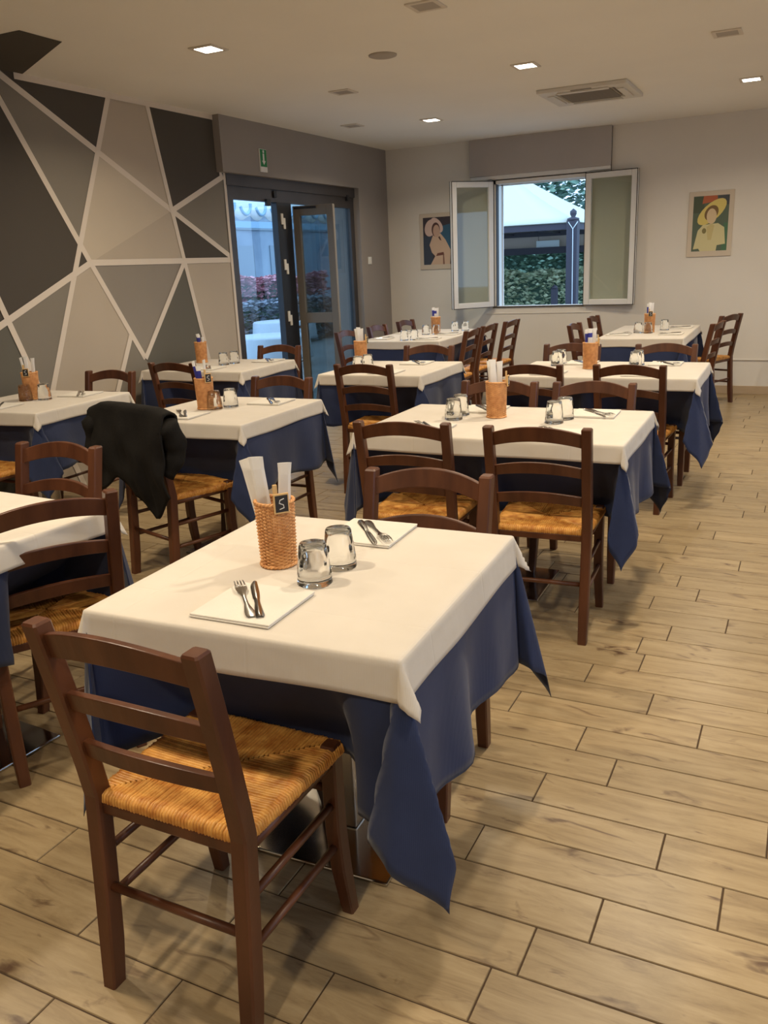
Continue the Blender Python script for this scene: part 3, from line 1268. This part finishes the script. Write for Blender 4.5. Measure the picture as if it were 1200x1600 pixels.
# ---------------------------------------------------------------- napkins, forks, knives
nb = MB()
nb.rbox(-.1, .1, -.1, .1, 0, .0045, .0018)
nb.rbox(-.099, .101, -.0985, .101, .0045, .0085, .0018)
nk0 = nb.mesh('napkin', M['napkin'])


def fork_mesh():
    b = MB()
    L = .2
    # handle
    P = []
    prof = [(0, .007), (.01, .0105), (.03, .010), (.07, .0045), (.11, .0038), (.125, .006), (.14, .0115), (.152, .0125)]
    for s, wd in prof:
        zc = .003 + .006 * max(0, (s - .09) / .06) ** 2 if s > .09 else .003
        P.append([(-wd, s, zc), (0, s, zc + .0012), (wd, s, zc)])
    b.grid(P)
    for k in range(4):
        x = -.0098 + k * .0065
        pts = [(x, .150, .0058), (x, .17, .009), (x * .95, .19, .009), (x * .92, .2, .007)]
        b.tube(pts, [.0021, .0018, .0014, .0008], 6)
    return b.mesh('fork', M['cutlery'])


def knife_mesh():
    b = MB()
    P = []
    prof = [(0, -.008, .008), (.01, -.0105, .0105), (.04, -.009, .009), (.08, -.0065, .0065), (.1, -.006, .006), (.11, -.008, .007), (.14, -.009, .008), (.18, -.0095, .0075), (.2, -.007, .007), (.212, -.001, .0065)]
    for s, a0, a1 in prof:
        th = .004 if s < .1 else .0018
        P.append([(a0, s, .0015), (a0 * .6, s, .0015 + th), (a1 * .6, s, .0015 + th), (a1, s, .0015)])
    b.grid(P)
    return b.mesh('knife', M['cutlery'])


FK, KN = fork_mesh(), knife_mesh()


def put(me_, name, label, cat, loc, rz, group, sc=1., tilt=0, roll=0):
    o = bpy.data.objects.new(name, me_)
    C.objects.link(o)
    o.location = loc
    o.rotation_euler = (tilt, roll, rz)
    o.scale = (sc,) * 3
    if name in ('fork', 'knife'):
        pass
    return tag(o, label, cat, group)


def setting(x, y, deg, where, flip=False, nsz=.97):
    """napkin with fork and knife; x,y napkin centre; deg table rotation; where = text"""
    a = radians(deg)
    put(nk0, 'napkin', 'white napkin ' + where, 'napkin', (x, y, ZT), a, 'folded paper napkins', nsz)
    zt = ZT + .0085
    R2 = Matrix.Rotation(a + (pi if flip else 0), 3, 'Z')
    o = Vector((x, y, zt))
    f0 = o + R2 @ Vector((.045, -.075, 0))
    k0 = o + R2 @ Vector((.062, -.070, 0))
    put(FK, 'fork', 'fork on the napkin ' + where, 'fork', f0, a + (pi if flip else 0) + radians(41), 'table forks', 1.05)
    put(KN, 'knife', 'knife on the napkin ' + where, 'knife', k0, a + (pi if flip else 0) + radians(36), 'table knives', 1.0)


setting(-1.018, 1.368, 2, 'at the near edge of the nearest table', nsz=.97)
setting(-1.005, 1.895, 2, 'at the far edge of the nearest table, next to the glasses', True, .97)
setting(-1.44, 3.30, 2, 'behind the left back-view chair of the wide second-row table')
setting(-.87, 3.30, 2, 'behind the right back-view chair of the wide second-row table')
setting(-1.36, 3.80, 2, 'left far side of the wide second-row table', True)
setting(-.83, 3.79, 2, 'right far side of the wide second-row table', True)
setting(-2.80, 3.33, 3, 'near the black jacket on the second-row left table')
setting(-2.58, 3.80, 3, 'far side of the table beside the black jacket chair', True)
setting(-4.15, 3.34, 6, 'near side of the table by the painted wall')
setting(-4.0, 3.82, 6, 'far side of the table by the painted wall', True)
setting(-2.32, 1.42, -4, 'on the table cut by the left edge')
setting(-4.0, 5.10, 2, 'near side of the table in front of the glass door')
setting(-3.80, 5.6, 2, 'far side of the table in front of the glass door', True)
setting(-2.5, 5.06, 1, 'near side of the middle table')
setting(-2.50, 5.56, 1, 'far side of the middle table', True)
setting(-1.42, 5.14, 0, 'near left seat of the wide third-row table')
setting(-.87, 5.14, 0, 'near right seat of the wide third-row table')
setting(-1.34, 5.66, 0, 'far left seat of the wide third-row table', True)
setting(-.80, 5.66, 0, 'far right seat of the wide third-row table', True)
setting(-3.19, 7.38, 92, 'first right-hand seat of the long far table')
setting(-3.18, 7.88, 92, 'second right-hand seat of the long far table')
setting(-3.70, 7.42, 92, 'first door-side seat of the long far table', True)
setting(-3.72, 8.05, 92, 'second door-side seat of the long far table', True)
setting(-1.07, 7.80, 90, 'near right seat of the far right table')
setting(-1.07, 8.45, 90, 'far right seat of the far right table')
setting(-1.51, 7.75, 90, 'window-side seat of the far right table', True)


# ---------------------------------------------------------------- glasses (upside down, faceted)
def tumbler_mesh():
    b = MB()
    N = 48

    def fac(k0, k1):
        def f(a, z):
            k = max(0, min(1, (z - .004) / .03)) * max(0, min(1, (.098 - z) / .012))
            return 1 - .10 * k * abs(cos(a * 4.5 + z * 38)) * abs(cos(a * 4.5 - z * 38))
        return f

    outer = [(.0395, 0), (.0408, .0015), (.0405, .004), (.0400, .010), (.0398, .018), (.0395, .026), (.0388, .034), (.038, .042), (.0371, .05), (.0361, .058), (.0351, .066), (.0340, .074), (.0326, .084), (.0315, .092), (.0295, .0955), (.0, .0965)]
    inner = [(.0, .0885), (.027, .0875), (.0300, .082), (.0318, .074), (.0345, .058), (.0362, .04), (.0376, .02), (.0388, .003), (.0395, 0)]
    b.lathe(outer, N, 0, fac(0, 1))
    b.lathe(inner, N, 0, None)
    # the inner start ring is degenerate; drop it from caps automatically
    me_ = b.mesh('drinking_glass', M['tumbler'])
    bm = bmesh.new()
    bm.from_mesh(me_)
    bmesh.ops.remove_doubles(bm, verts=bm.verts, dist=.00005)
    bmesh.ops.recalc_face_normals(bm, faces=bm.faces)
    for f in bm.faces:
        f.smooth = True
    bm.to_mesh(me_)
    bm.free()
    return me_


GL = tumbler_mesh()
glasses = [
    (-.962, 1.533, 'upturned glass on the nearest table, the nearer one of the pair'),
    (-.960, 1.648, 'upturned glass on the nearest table, the farther one of the pair'),
    (-1.415, 3.535, 'upturned glass left of the holder on the wide second-row table, nearer one'),
    (-1.425, 3.65, 'upturned glass left of the holder on the wide second-row table, farther one'),
    (-.955, 3.552, 'upturned glass right of the holder on the wide second-row table, nearer one'),
    (-.935, 3.655, 'upturned glass right of the holder on the wide second-row table, farther one'),
    (-2.765, 3.545, 'upturned glass touching the holder on the table beside the black jacket chair'),
    (-2.725, 3.63, 'upturned glass right of its twin on the table beside the black jacket chair'),
    (-4.178, 3.56, 'upturned glass in front of the holder on the table by the painted wall'),
    (-4.085, 3.62, 'upturned glass right of the holder on the table by the painted wall'),
    (-4.03, 5.33, 'left upturned glass on the table in front of the glass door'),
    (-4.0, 5.43, 'right upturned glass on the table in front of the glass door'),
    (-2.765, 5.16, 'left upturned glass on the middle table'),
    (-2.745, 5.27, 'right upturned glass on the middle table'),
    (-1.47, 5.52, 'nearer glass of the left pair on the wide third-row table'),
    (-1.47, 5.62, 'farther glass of the left pair on the wide third-row table'),
    (-.965, 5.51, 'nearer glass of the right pair on the wide third-row table'),
    (-.965, 5.61, 'farther glass of the right pair on the wide third-row table'),
    (-3.39, 7.27, 'left of two glasses at the near end of the long far table'),
    (-3.31, 7.32, 'right of two glasses at the near end of the long far table'),
    (-3.43, 7.87, 'glass left of the holder on the long far table'),
    (-3.33, 7.90, 'glass in front of the holder on the long far table'),
    (-3.28, 8.28, 'left faint glass at the far end of the long far table'),
    (-3.18, 8.32, 'right faint glass at the far end of the long far table'),
    (-1.375, 7.93, 'glass left of the holder on the far right table'),
    (-1.285, 7.90, 'glass in front of the holder on the far right table'),
    (-1.19, 8.22, 'glass behind the holder on the far right table'),
]
for i, (x, y, lb) in enumerate(glasses):
    put(GL, 'drinking_glass', lb, 'glass', (x, y, ZT), i * .7, 'upturned drinking glasses')


# ---------------------------------------------------------------- wicker holders
def make_holder():
    t = thing('wicker_holder', '', 'holder')
    b = MB()
    rt, rb_ = .046, .0415
    Hh = .160
    nst = 26
    for j in range(36):
        z = .007 + j * (Hh - .014) / 35
        r = rb_ + (rt - rb_) * z / Hh
        pts = []
        n = 78
        for k in range(n):
            a = 2 * pi * k / n
            rr = r + .0019 * sin(a * nst / 2 + j * pi)
            pts.append((rr * cos(a), rr * sin(a), z))
        b.tube(pts, .0022, 4, closed=True)
    for k in range(nst):
        a = 2 * pi * (k + .5) / nst
        b.tube([(rb_ * cos(a), rb_ * sin(a), 0), (rt * cos(a), rt * sin(a), Hh)], .0014, 4)
    b.lathe([(0, .0), (rb_, .0), (rb_, .003), (0, .003)], 24)
    bd = b.build('woven_body', M['wicker'], t)
    for zz, rr in ((Hh, rt), (.004, rb_ + .0015)):
        b = MB()
        for s in (0, 1):
            pts = []
            for k in range(72):
                a = 2 * pi * k / 72
                pts.append(((rr + .0022 * cos(a * 14 + s * pi)) * cos(a), (rr + .0022 * cos(a * 14 + s * pi)) * sin(a), zz + .0022 * sin(a * 14 + s * pi)))
            b.tube(pts, .0030, 6, closed=True)
        b.build('braided_rim', M['wicker'], bd)
    return t


def sleeve(p0, p1, wd, th, yaw, blue=0., seed=0, parent=None):
    """flat paper cutlery sleeve or breadstick packet from p0 to p1"""
    b = MB()
    rnd = random.Random(seed)
    p0, p1 = Vector(p0), Vector(p1)
    d = p1 - p0
    side = Vector((cos(yaw), sin(yaw), 0))
    side = (side - d.normalized() * side.dot(d.normalized())).normalized()
    nn = side.cross(d.normalized())
    rows = []
    n = 9
    for i in range(n + 1):
        f = i / n
        c = p0 + d * f
        k = th * (1 if f < .9 else .35)
        wv = wd * (1 + (.12 if f > .93 else 0))
        jag = rnd.uniform(-.002, .002) if i == n else 0
        ring = []
        for a_, b_ in ((-1, 0), (-.6, 1), (0, 1.15), (.6, 1), (1, 0), (.6, -1), (0, -1.1), (-.6, -1)):
            ring.append(c + side * wv * a_ + nn * k * b_ + d.normalized() * jag * a_)
        rows.append(ring)
    vs = [p for r in rows for p in r]
    fs, mi = [], []
    for i in range(n):
        for k in range(8):
            l = (k + 1) % 8
            b.add([rows[i][k], rows[i][l], rows[i + 1][l], rows[i + 1][k]], [(0, 1, 2, 3)], 1 if (blue and i / n >= blue and i < n - 1) else 0, True)
    b.add(rows[-1], [tuple(range(8))], 0)
    b.add(rows[0], [tuple(range(8))[::-1]], 0)
    return b


HD = make_holder()
HD_used = [False]


def holder(x, y, where, packs, tagdir=None, rz=0, tagz=0):
    """packs: list of (base dx,dy, top dx,dy, top z, halfwidth, yaw, blue)"""
    lb = 'woven wicker holder with paper packets ' + where
    if not HD_used[0]:
        HD_used[0] = True
        HD.location = (x, y, ZT)
        tag(HD, lb, None, 'wicker cutlery holders')
        t = HD
    else:
        t = dup(HD, (x, y, ZT), rz, lb, 'wicker cutlery holders')
    for i, (bx, by, tx, ty, tz, hw, yaw, blue) in enumerate(packs):
        mb = sleeve((bx, by, .006), (tx, ty, tz), hw, .0032, yaw, blue, i)
        o = mb.build('paper_packet', [M['paper'], M['blue_paper']], None, (x, y, ZT))
        side = ['leftmost', 'second from left', 'middle', 'second from right', 'rightmost'][i if len(packs) > 3 else [0, 2, 4][i]]
        tag(o, side + (' blue and white' if blue else ' white') + ' packet, holder ' + where, 'packet', 'paper packets in the holders')
    if tagdir is not None:
        a = tagdir
        c = Vector((x + cos(a) * .053, y + sin(a) * .053, ZT + .165 + tagz))
        tg = thing('table_tag', 'small black tag clipped to the holder ' + where, 'tag', c, a + pi / 2)
        MB().rbox(-.0185, .0185, -.003, .003, -.024, .024, .001).build('tag_border', M['tag_wood'], tg)
        tf = MB().box(-.0155, .0155, -.0036, -.0030, -.020, .020).build('tag_face', M['tag_black'], tg)
        b = MB()
        b.tube([(.006, -.004, .012), (-.004, -.004, .009), (-.006, -.004, .002), (.004, -.004, -.003), (.005, -.004, -.010), (-.006, -.004, -.013)], .0012, 5)
        b.build('chalk_mark', M['paper'], tf)
        b = MB()
        b.rbox(-.016, -.006, .003, .010, -.01, .045, .001)
        b.build('peg', M['tag_wood'], tg)


yw = .4
holder(-1.112, 1.615, 'on the nearest table',
       [(-.012, -.005, -.062, -.018, .262, .013, yw, 0), (.0, -.015, -.022, -.03, .272, .016, yw, 0), (.008, .012, .030, .012, .252, .015, yw, 0)], radians(-38), tagz=.0)
holder(-1.245, 3.635, 'on the wide second-row table',
       [(-.01, 0, -.032, 0, .255, .012, yw, 0), (0, -.01, -.012, -.02, .262, .015, yw, 0), (.01, .01, .016, .0, .252, .013, yw, 0)], radians(10), tagz=.0)
holder(-2.822, 3.545, 'on the table beside the black jacket chair',
       [(-.01, 0, -.045, -.015, .25, .008, yw, .5), (0, -.01, -.012, -.02, .225, .012, yw, .55), (.01, .01, .006, .01, .255, .007, yw, 0)], radians(-25))
holder(-4.185, 3.62, 'on the table by the painted wall',
       [(-.01, 0, -.04, -.012, .25, .008, yw, 0), (0, -.01, -.002, -.01, .255, .012, yw, 0), (.01, .01, .035, .01, .245, .011, yw, 0)], radians(-62))
holder(-4.34, 5.46, 'on the table in front of the glass door',
       [(-.01, 0, -.02, 0, .225, .012, yw, .5), (0, -.01, -.004, -.01, .22, .012, yw, .6), (.01, .01, .02, .01, .2, .01, yw, 0)])
holder(-2.935, 5.53, 'on the middle table',
       [(-.01, 0, -.03, 0, .25, .012, yw, 0), (0, -.01, -.006, -.01, .26, .014, yw, 0), (.01, .01, .014, .0, .25, .012, yw, 0)], radians(10))
holder(-1.225, 5.40, 'on the wide third-row table',
       [(-.012, -.01, -.024, -.01, .245, .012, yw, .6), (0, -.01, .0, -.02, .25, .013, yw, .7), (.01, .01, .022, .01, .25, .012, yw, 0)], radians(10))
holder(-3.375, 8.0, 'on the long far table',
       [(-.012, -.01, -.02, -.01, .255, .013, yw, .6), (0, -.01, .004, -.01, .25, .012, yw, .75), (.01, .01, .018, .01, .25, .012, yw, 0)])
holder(-1.29, 8.0, 'on the far right table',
       [(-.012, -.01, -.018, -.01, .25, .010, yw, .6), (0, -.01, .0, -.01, .26, .013, yw, 0), (.01, .01, .018, .01, .255, .012, yw, 0)], radians(-75))


# ================================================================ black jacket on the chair back
def jacket():
    cx, cy, a = -2.765, 2.93, radians(-12)
    t = thing('black_jacket', 'black jacket hung over the back of the chair at the second-row left table', 'jacket', (cx, cy, 0), a)
    nu, nv = 44, 46
    P = []
    for i in range(nu + 1):
        u = -1 + 2 * i / nu
        hw = .285
        row = []
        # back hem height across the width (u=-1 left .. 1 right, seen from behind)
        hem = .475 - .02 * sin(u * 5) + (.05 * exp(-((u + .25) / .22) ** 2)) - .10 * exp(-((u - .62) / .25) ** 2) + (.03 if u < -.85 else 0)
        fh = .66
        top = .874 + .012 * (1 - u * u) - .05 * max(0, abs(u) - .72) ** 1.0
        for j in range(nv + 1):
            v = j / nv
            w_ = .022
            if v < .3:          # front side
                f = v / .3
                z = fh + (top - .02 - fh) * f
                y = w_ + .012
            elif v < .42:       # over the top
                f = (v - .3) / .12
                z = top - .02 + .02 * sin(f * pi)
                y = (w_ + .012) * cos(f * pi) - .01 * f
            else:
                f = (v - .42) / .58
                z = top - .02 + (hem - top + .02) * f
                y = -(w_ + .022) - .035 * sin(f * pi * .8) + .02 * f
            x = u * hw * (1 + (.14 * (v - .42) if v > .42 and u < 0 else 0))
            nz = noise.noise(Vector((x * 9, z * 7, y * 3)))
            n2 = noise.noise(Vector((x * 24 + 5, z * 6, 2)))
            k = min(1, max(0, (v - .4) * 3)) if v > .4 else .2
            y += (-.03 * nz - .014 * n2) * k - .012 * abs(u) * k
            row.append((x + .006 * n2, y, z + .006 * nz))
        P.append(row)
    b = MB()
    b.grid(P)
    o = b.build('jacket_body', M['black_cloth'], t)
    solid(o, .012, 0)
    # sleeve falling at the right behind the seat, and the bulky shoulder
    b = MB()
    pts, rs = [], []
    for i in range(15):
        f = i / 14
        pts.append((.262 + .04 * sin(f * 2.4) - .06 * f, -.03 + .05 * sin(f * 3), .825 - .24 * f))
        rs.append((.055 - .012 * f + .004 * sin(f * 19)) * (.55 if i == 0 else 1))
    b.tube(pts, rs, 16)
    b.build('sleeve', M['black_cloth'], t)
    b = MB()
    pts, rs = [], []
    for i in range(13):
        f = i / 12
        pts.append((-.255 - .02 * sin(f * 2.5), -.05 + .01 * sin(f * 3), .82 - .30 * f))
        rs.append((.042 + .006 * sin(f * 15)) * (.5 if i == 0 else 1))
    b.tube(pts, rs, 14)
    b.build('sleeve', M['black_cloth'], t)
    return t


jacket()

# ================================================================ outside
ME = {
    'paving': noisy(mat('outdoor_paving', rough=.8), srgb(150, 150, 148), srgb(172, 172, 170), (2, 2, 2)),
    'canvas': mat('cream_canvas', srgb(206, 202, 186), .8),
    'post': mat('dark_brown_post', srgb(62, 56, 66), .6),
    'valance': mat('tan_canvas', srgb(196, 174, 160), .8),
    'leaf_d': noisy(mat('dark_hedge_leaf', rough=.5), srgb(96, 128, 110), srgb(138, 168, 138), (3, 3, 3)),
    'leaf_l': noisy(mat('variegated_hedge_leaf', rough=.5), srgb(140, 160, 124), srgb(228, 228, 190), (6, 6, 6)),
    'leaf_t': noisy(mat('tree_leaf', rough=.5), srgb(104, 134, 122), srgb(150, 178, 150), (2, 2, 2)),
    'leaf_r': noisy(mat('red_tipped_leaf', rough=.5), srgb(176, 110, 124), srgb(222, 156, 162), (5, 5, 5)),
    'leaf_p': noisy(mat('violet_green_leaf', rough=.5), srgb(104, 112, 118), srgb(150, 156, 168), (5, 5, 5)),
    'bwall': noisy(mat('pale_house_wall', rough=.9), srgb(118, 134, 150), srgb(140, 156, 170), (1, 1, 1)),
    'bdark': mat('shaded_glazing', srgb(96, 116, 130), .3),
    'awn': mat('white_awning', srgb(226, 230, 230), .8),
    'awn2': mat('pale_blue_awning_stripe', srgb(150, 184, 208), .8),
    'wtab': mat('white_garden_plastic', srgb(176, 186, 192), .4),
}
og = MB().box(-40, 40, -30, 45, -.25, -.12)
o = struct('ground', og, ME['paving'])


def foliage(name, mats, x0, x1, y0, y1, z0, z1, n, size, label, cat, seed=0, shape='box', parent=None, rag=.12):
    rnd = random.Random(seed)
    b = MB()
    for i in range(n):
        if shape == 'box':
            f = rnd.random()
            x = rnd.uniform(x0, x1)
            y = rnd.uniform(y0, y1)
            z = z0 + (z1 - z0 + rag * noise.noise(Vector((x * 2, y, seed)))) * rnd.random() ** .7
        else:
            a, c_ = rnd.uniform(0, 2 * pi), rnd.uniform(-1, 1)
            r = rnd.uniform(.55, 1) ** .5
            s_ = math.sqrt(1 - c_ * c_)
            x = (x0 + x1) / 2 + (x1 - x0) / 2 * r * s_ * cos(a)
            y = (y0 + y1) / 2 + (y1 - y0) / 2 * r * s_ * sin(a)
            z = (z0 + z1) / 2 + (z1 - z0) / 2 * r * c_
        s = size * rnd.uniform(.6, 1.3)
        m3 = Matrix.Rotation(rnd.uniform(0, 6.28), 3, 'Z') @ Matrix.Rotation(rnd.uniform(-1.2, 1.2), 3, 'X')
        c0 = Vector((x, y, z))
        pts = [c0 + m3 @ Vector(p) * s for p in ((-.5, 0, 0), (0, -.28, .05), (.5, 0, 0), (0, .28, .05))]
        b.add(pts, [(0, 1, 2, 3)], 0)
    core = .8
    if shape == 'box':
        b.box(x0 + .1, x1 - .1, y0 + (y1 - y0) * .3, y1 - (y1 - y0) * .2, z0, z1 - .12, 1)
    o = b.build(name, mats, parent)
    if label:
        tag(o, label, cat)
    return o


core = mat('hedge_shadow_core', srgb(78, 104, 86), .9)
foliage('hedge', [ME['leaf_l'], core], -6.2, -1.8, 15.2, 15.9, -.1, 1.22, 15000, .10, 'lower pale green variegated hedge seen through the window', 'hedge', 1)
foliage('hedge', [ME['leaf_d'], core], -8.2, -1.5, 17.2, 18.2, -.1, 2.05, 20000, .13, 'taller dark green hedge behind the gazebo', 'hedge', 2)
t = thing('garden_tree', 'green tree beyond the gazebo, top right of the window view', 'tree', (-5.0, 22, -.12))
b = MB()
b.tube([(0, 0, 0), (.05, 0, 1.6), (-.1, 0, 3.2)], [.16, .13, .08], 10)
b.build('trunk', ME['post'], t)
foliage('crown', [ME['leaf_t'], core], -2.6, 2.4, -1.6, 1.6, 1.2, 5.8, 13000, .2, None, None, 3, 'ball', t)
t = thing('garden_tree', 'second green tree at the right of the window view, behind the gazebo post', 'tree', (-1.0, 21, -.12))
b = MB()
b.tube([(0, 0, 0), (.05, 0, 1.2), (-.1, 0, 2.4)], [.13, .1, .07], 10)
b.build('trunk', ME['post'], t)
foliage('crown', [ME['leaf_t'], core], -1.9, 1.8, -1.3, 1.3, 1.0, 4.4, 9000, .2, None, None, 4, 'ball', t)

# gazebo
GX, GY = -3.25, 13.0
t = thing('garden_gazebo', 'garden gazebo with pale canopy and dark posts outside the window', 'gazebo', (GX, GY, -.12))
ez = 1.93 + .12
gw, gd = 3.6, 3.4
ap = (-gw / 2, gd / 2, ez + 1.12)
e4 = [(.06, -.06, ez), (-gw - .06, -.06, ez), (-gw - .06, gd + .06, ez), (.06, gd + .06, ez)]
for k in range(4):
    b = MB()
    p, q = Vector(e4[k]), Vector(e4[(k + 1) % 4])
    A_ = Vector(ap)
    n = 10
    rows = []
    for i in range(n + 1):
        f = i / n
        sag = -.10 * sin(f * pi)
        l_, r_ = p.lerp(A_, f), q.lerp(A_, f)
        rows.append([l_.lerp(r_, j / 8) + Vector((0, 0, sag * (.6 + .4 * sin(j / 8 * pi)))) for j in range(9)])
    b.grid(rows)
    solid(b.build('canopy_panel', ME['canvas'], t), .006)
for (x, y) in ((0, 0), (-gw, 0), (0, gd), (-gw, gd)):
    b = MB()
    b.rbox(x - .08, x + .08, y - .08, y + .08, 0, ez + .02, .006)
    b.lathe([(.09, 0), (.09, .03), (.03, .05), (.05, .09), (.05, .13), (0, .17)], 12, c=(x, y, ez + .02))
    b.build('post', ME['post'], t)
for (x0, x1, y0, y1) in ((-gw, 0, -.03, .03), (-gw, 0, gd - .03, gd + .03), (-.03, .03, 0, gd), (-gw - .03, -gw + .03, 0, gd)):
    b = MB()
    b.rbox(x0, x1, y0, y1, ez - .1, ez - .01, .004)
    b.build('beam', ME['post'], t)
b = MB()
b.box(-gw, 0, gd - .2, gd - .17, ez - .42, ez - .3)
for k in range(4):
    b.tube([(-gw * k / 4, 0, ez - .05), (-gw * k / 4 - .2, gd, ez - .05)], .014, 6)
b.build('cross_bar', ME['post'], t)
b = MB()
b.box(-gw, 0, gd + .02, gd + .03, ez - .32, ez)
b.build('valance', ME['valance'], t)
b = MB()
b.tube([(-.05, -.09, ez), (.02, -.095, ez - .1), (.03, -.095, .75), (.035, -.095, .0)], .006, 6)
b.tube([(.09, -.09, ez), (.02, -.095, ez - .1)], .006, 6)
b.build('cord', ME['awn'], t)
b = MB()
b.box(-gw - .0, .2, gd + 1.0, gd + 1.05, 0, 1.2)
# small white board hanging at the back
tb = thing('hanging_board', 'small white board hanging under the gazebo beam', 'board', (-4.55, 16.3, 1.55))
MB().rbox(-.22, .22, -.01, .01, 0, .2, .003).build('board_panel', ME['awn'], tb)
MB().tube([(-.18, 0, .2), (-.18, 0, .36)], .004, 5).build('hanger', ME['post'], tb)
# dark short post in hedge
t = thing('garden_post', 'short dark post in front of the pale hedge', 'post', (-3.95, 14.6, -.12))
b = MB()
b.rbox(-.05, .05, -.05, .05, 0, 1.05, .006)
b.lathe([(.06, 1.05), (.05, 1.08), (0, 1.12)], 10)
b.build('post_shaft', ME['post'], t)


def patio_chair(x, y, rz, label, z=-.12):
    t = thing('garden_chair', label, 'chair', (x, y, z), rz)
    b = MB()
    P = []
    for i in range(9):
        u = -1 + i / 4
        P.append([(u * .24, -.2 - .05 * f - .03 * (1 - u * u), .42 + .45 * f - .08 * u * u * f) for f in (0, .25, .5, .75, 1)])
    b.grid(P)
    solid(b.build('backrest', ME['wtab'], t), .015)
    MB().rbox(-.24, .24, -.22, .22, .4, .43, .01).build('seat', ME['wtab'], t)
    for sx in (-1, 1):
        for sy in (-1, 1):
            MB().tube([(sx * .2, sy * .18, .4), (sx * .25, sy * .23, 0)], [.025, .02], 8).build('leg', ME['wtab'], t)
    return t


patio_chair(-3.72, 11.3, .3, 'white plastic chair just outside the window')

# door side: awning, house, hedges, patio tables
t = thing('scalloped_awning', 'white awning with a scalloped edge beyond the glass door', 'awning', (-8.0, 12, 2.15))
b = MB()
n = 60
rows = []
for i in range(n + 1):
    y = -2.5 + 6.0 * i / n
    s = abs(sin(y * pi / .42))
    rows.append([(0, y, .05 + .09 * (1 - s)), (0, y, .22), (-.02, y, .45), (-.9, y, .8)])
b.grid(rows)
solid(b.build('awning_cloth', ME['awn'], t), .01)
b = MB()
for k in range(15):
    y = -2.4 + k * .42
    b.tube([(.012, y + .21 + .14 * cos(a_), .30 + .16 * sin(a_)) for a_ in [pi * j / 10 for j in range(11, 21)]], .025, 6)
b.build('awning_stripe', ME['awn2'], t)
b = MB()
b.rbox(-.06, .0, -2.5, 3.5, -.06, .04, .004)
b.build('awning_rail', ME['awn2'], t)
for yy in (-2.4, 3.4):
    MB().tube([(-.03, yy, -2.27), (-.03, yy, .0)], .03, 8).build('awning_pole', ME['awn2'], t)
t = thing('pale_house', 'pale house with windows beyond the patio, seen through the glass door', 'building', (-15.5, 20, -.12))
MB().box(-3, 0, -9, 12, 0, 4.2).build('house_wall', ME['bwall'], t)
b = MB()
b.box(-3.3, .5, -9.4, 12.4, 4.2, 4.4)
b.build('roof', ME['bdark'], t)
for y in (-3.0, -.6, 1.4, 3.4):
    MB().box(0, .04, y, y + 1.1, 1.0, 2.3).build('window', ME['bdark'], t)
MB().box(.0, .06, -8.5, 11.5, 2.75, 2.95).build('ledge', ME['bdark'], t)
foliage('hedge', [ME['leaf_r'], core], -11.5, -10.6, 12.5, 18.5, .75, 1.28, 11000, .14, 'red-tipped hedge seen through the glass door', 'hedge', 5)
foliage('hedge', [ME['leaf_p'], core], -10.5, -9.8, 12.0, 18.0, -.12, .84, 9000, .15, 'grey-green lower hedge in front of the red-tipped one', 'hedge', 6)


def patio_table(x, y, label):
    t = thing('patio_table', label, 'table', (x, y, -.12))
    b = MB()
    b.lathe([(0, .74), (.5, .74), (.52, .72), (.54, .5), (.56, .45)], 32)
    b.build('patio_cloth', ME['wtab'], t)
    b = MB()
    b.tube([(0, 0, 0), (0, 0, .72)], .03, 8)
    b.lathe([(.24, 0), (.24, .02), (.03, .04)], 20)
    b.build('patio_table_leg', ME['wtab'], t)


patio_table(-6.35, 9.45, 'nearer round white patio table outside the glass door')
patio_table(-7.9, 12.2, 'farther round white patio table outside the glass door')
oc = dup(CH, (-7.2, 11.15, -.12), radians(140), 'dark chair standing outside on the patio behind the glass door', 'rush-seat dining chairs')
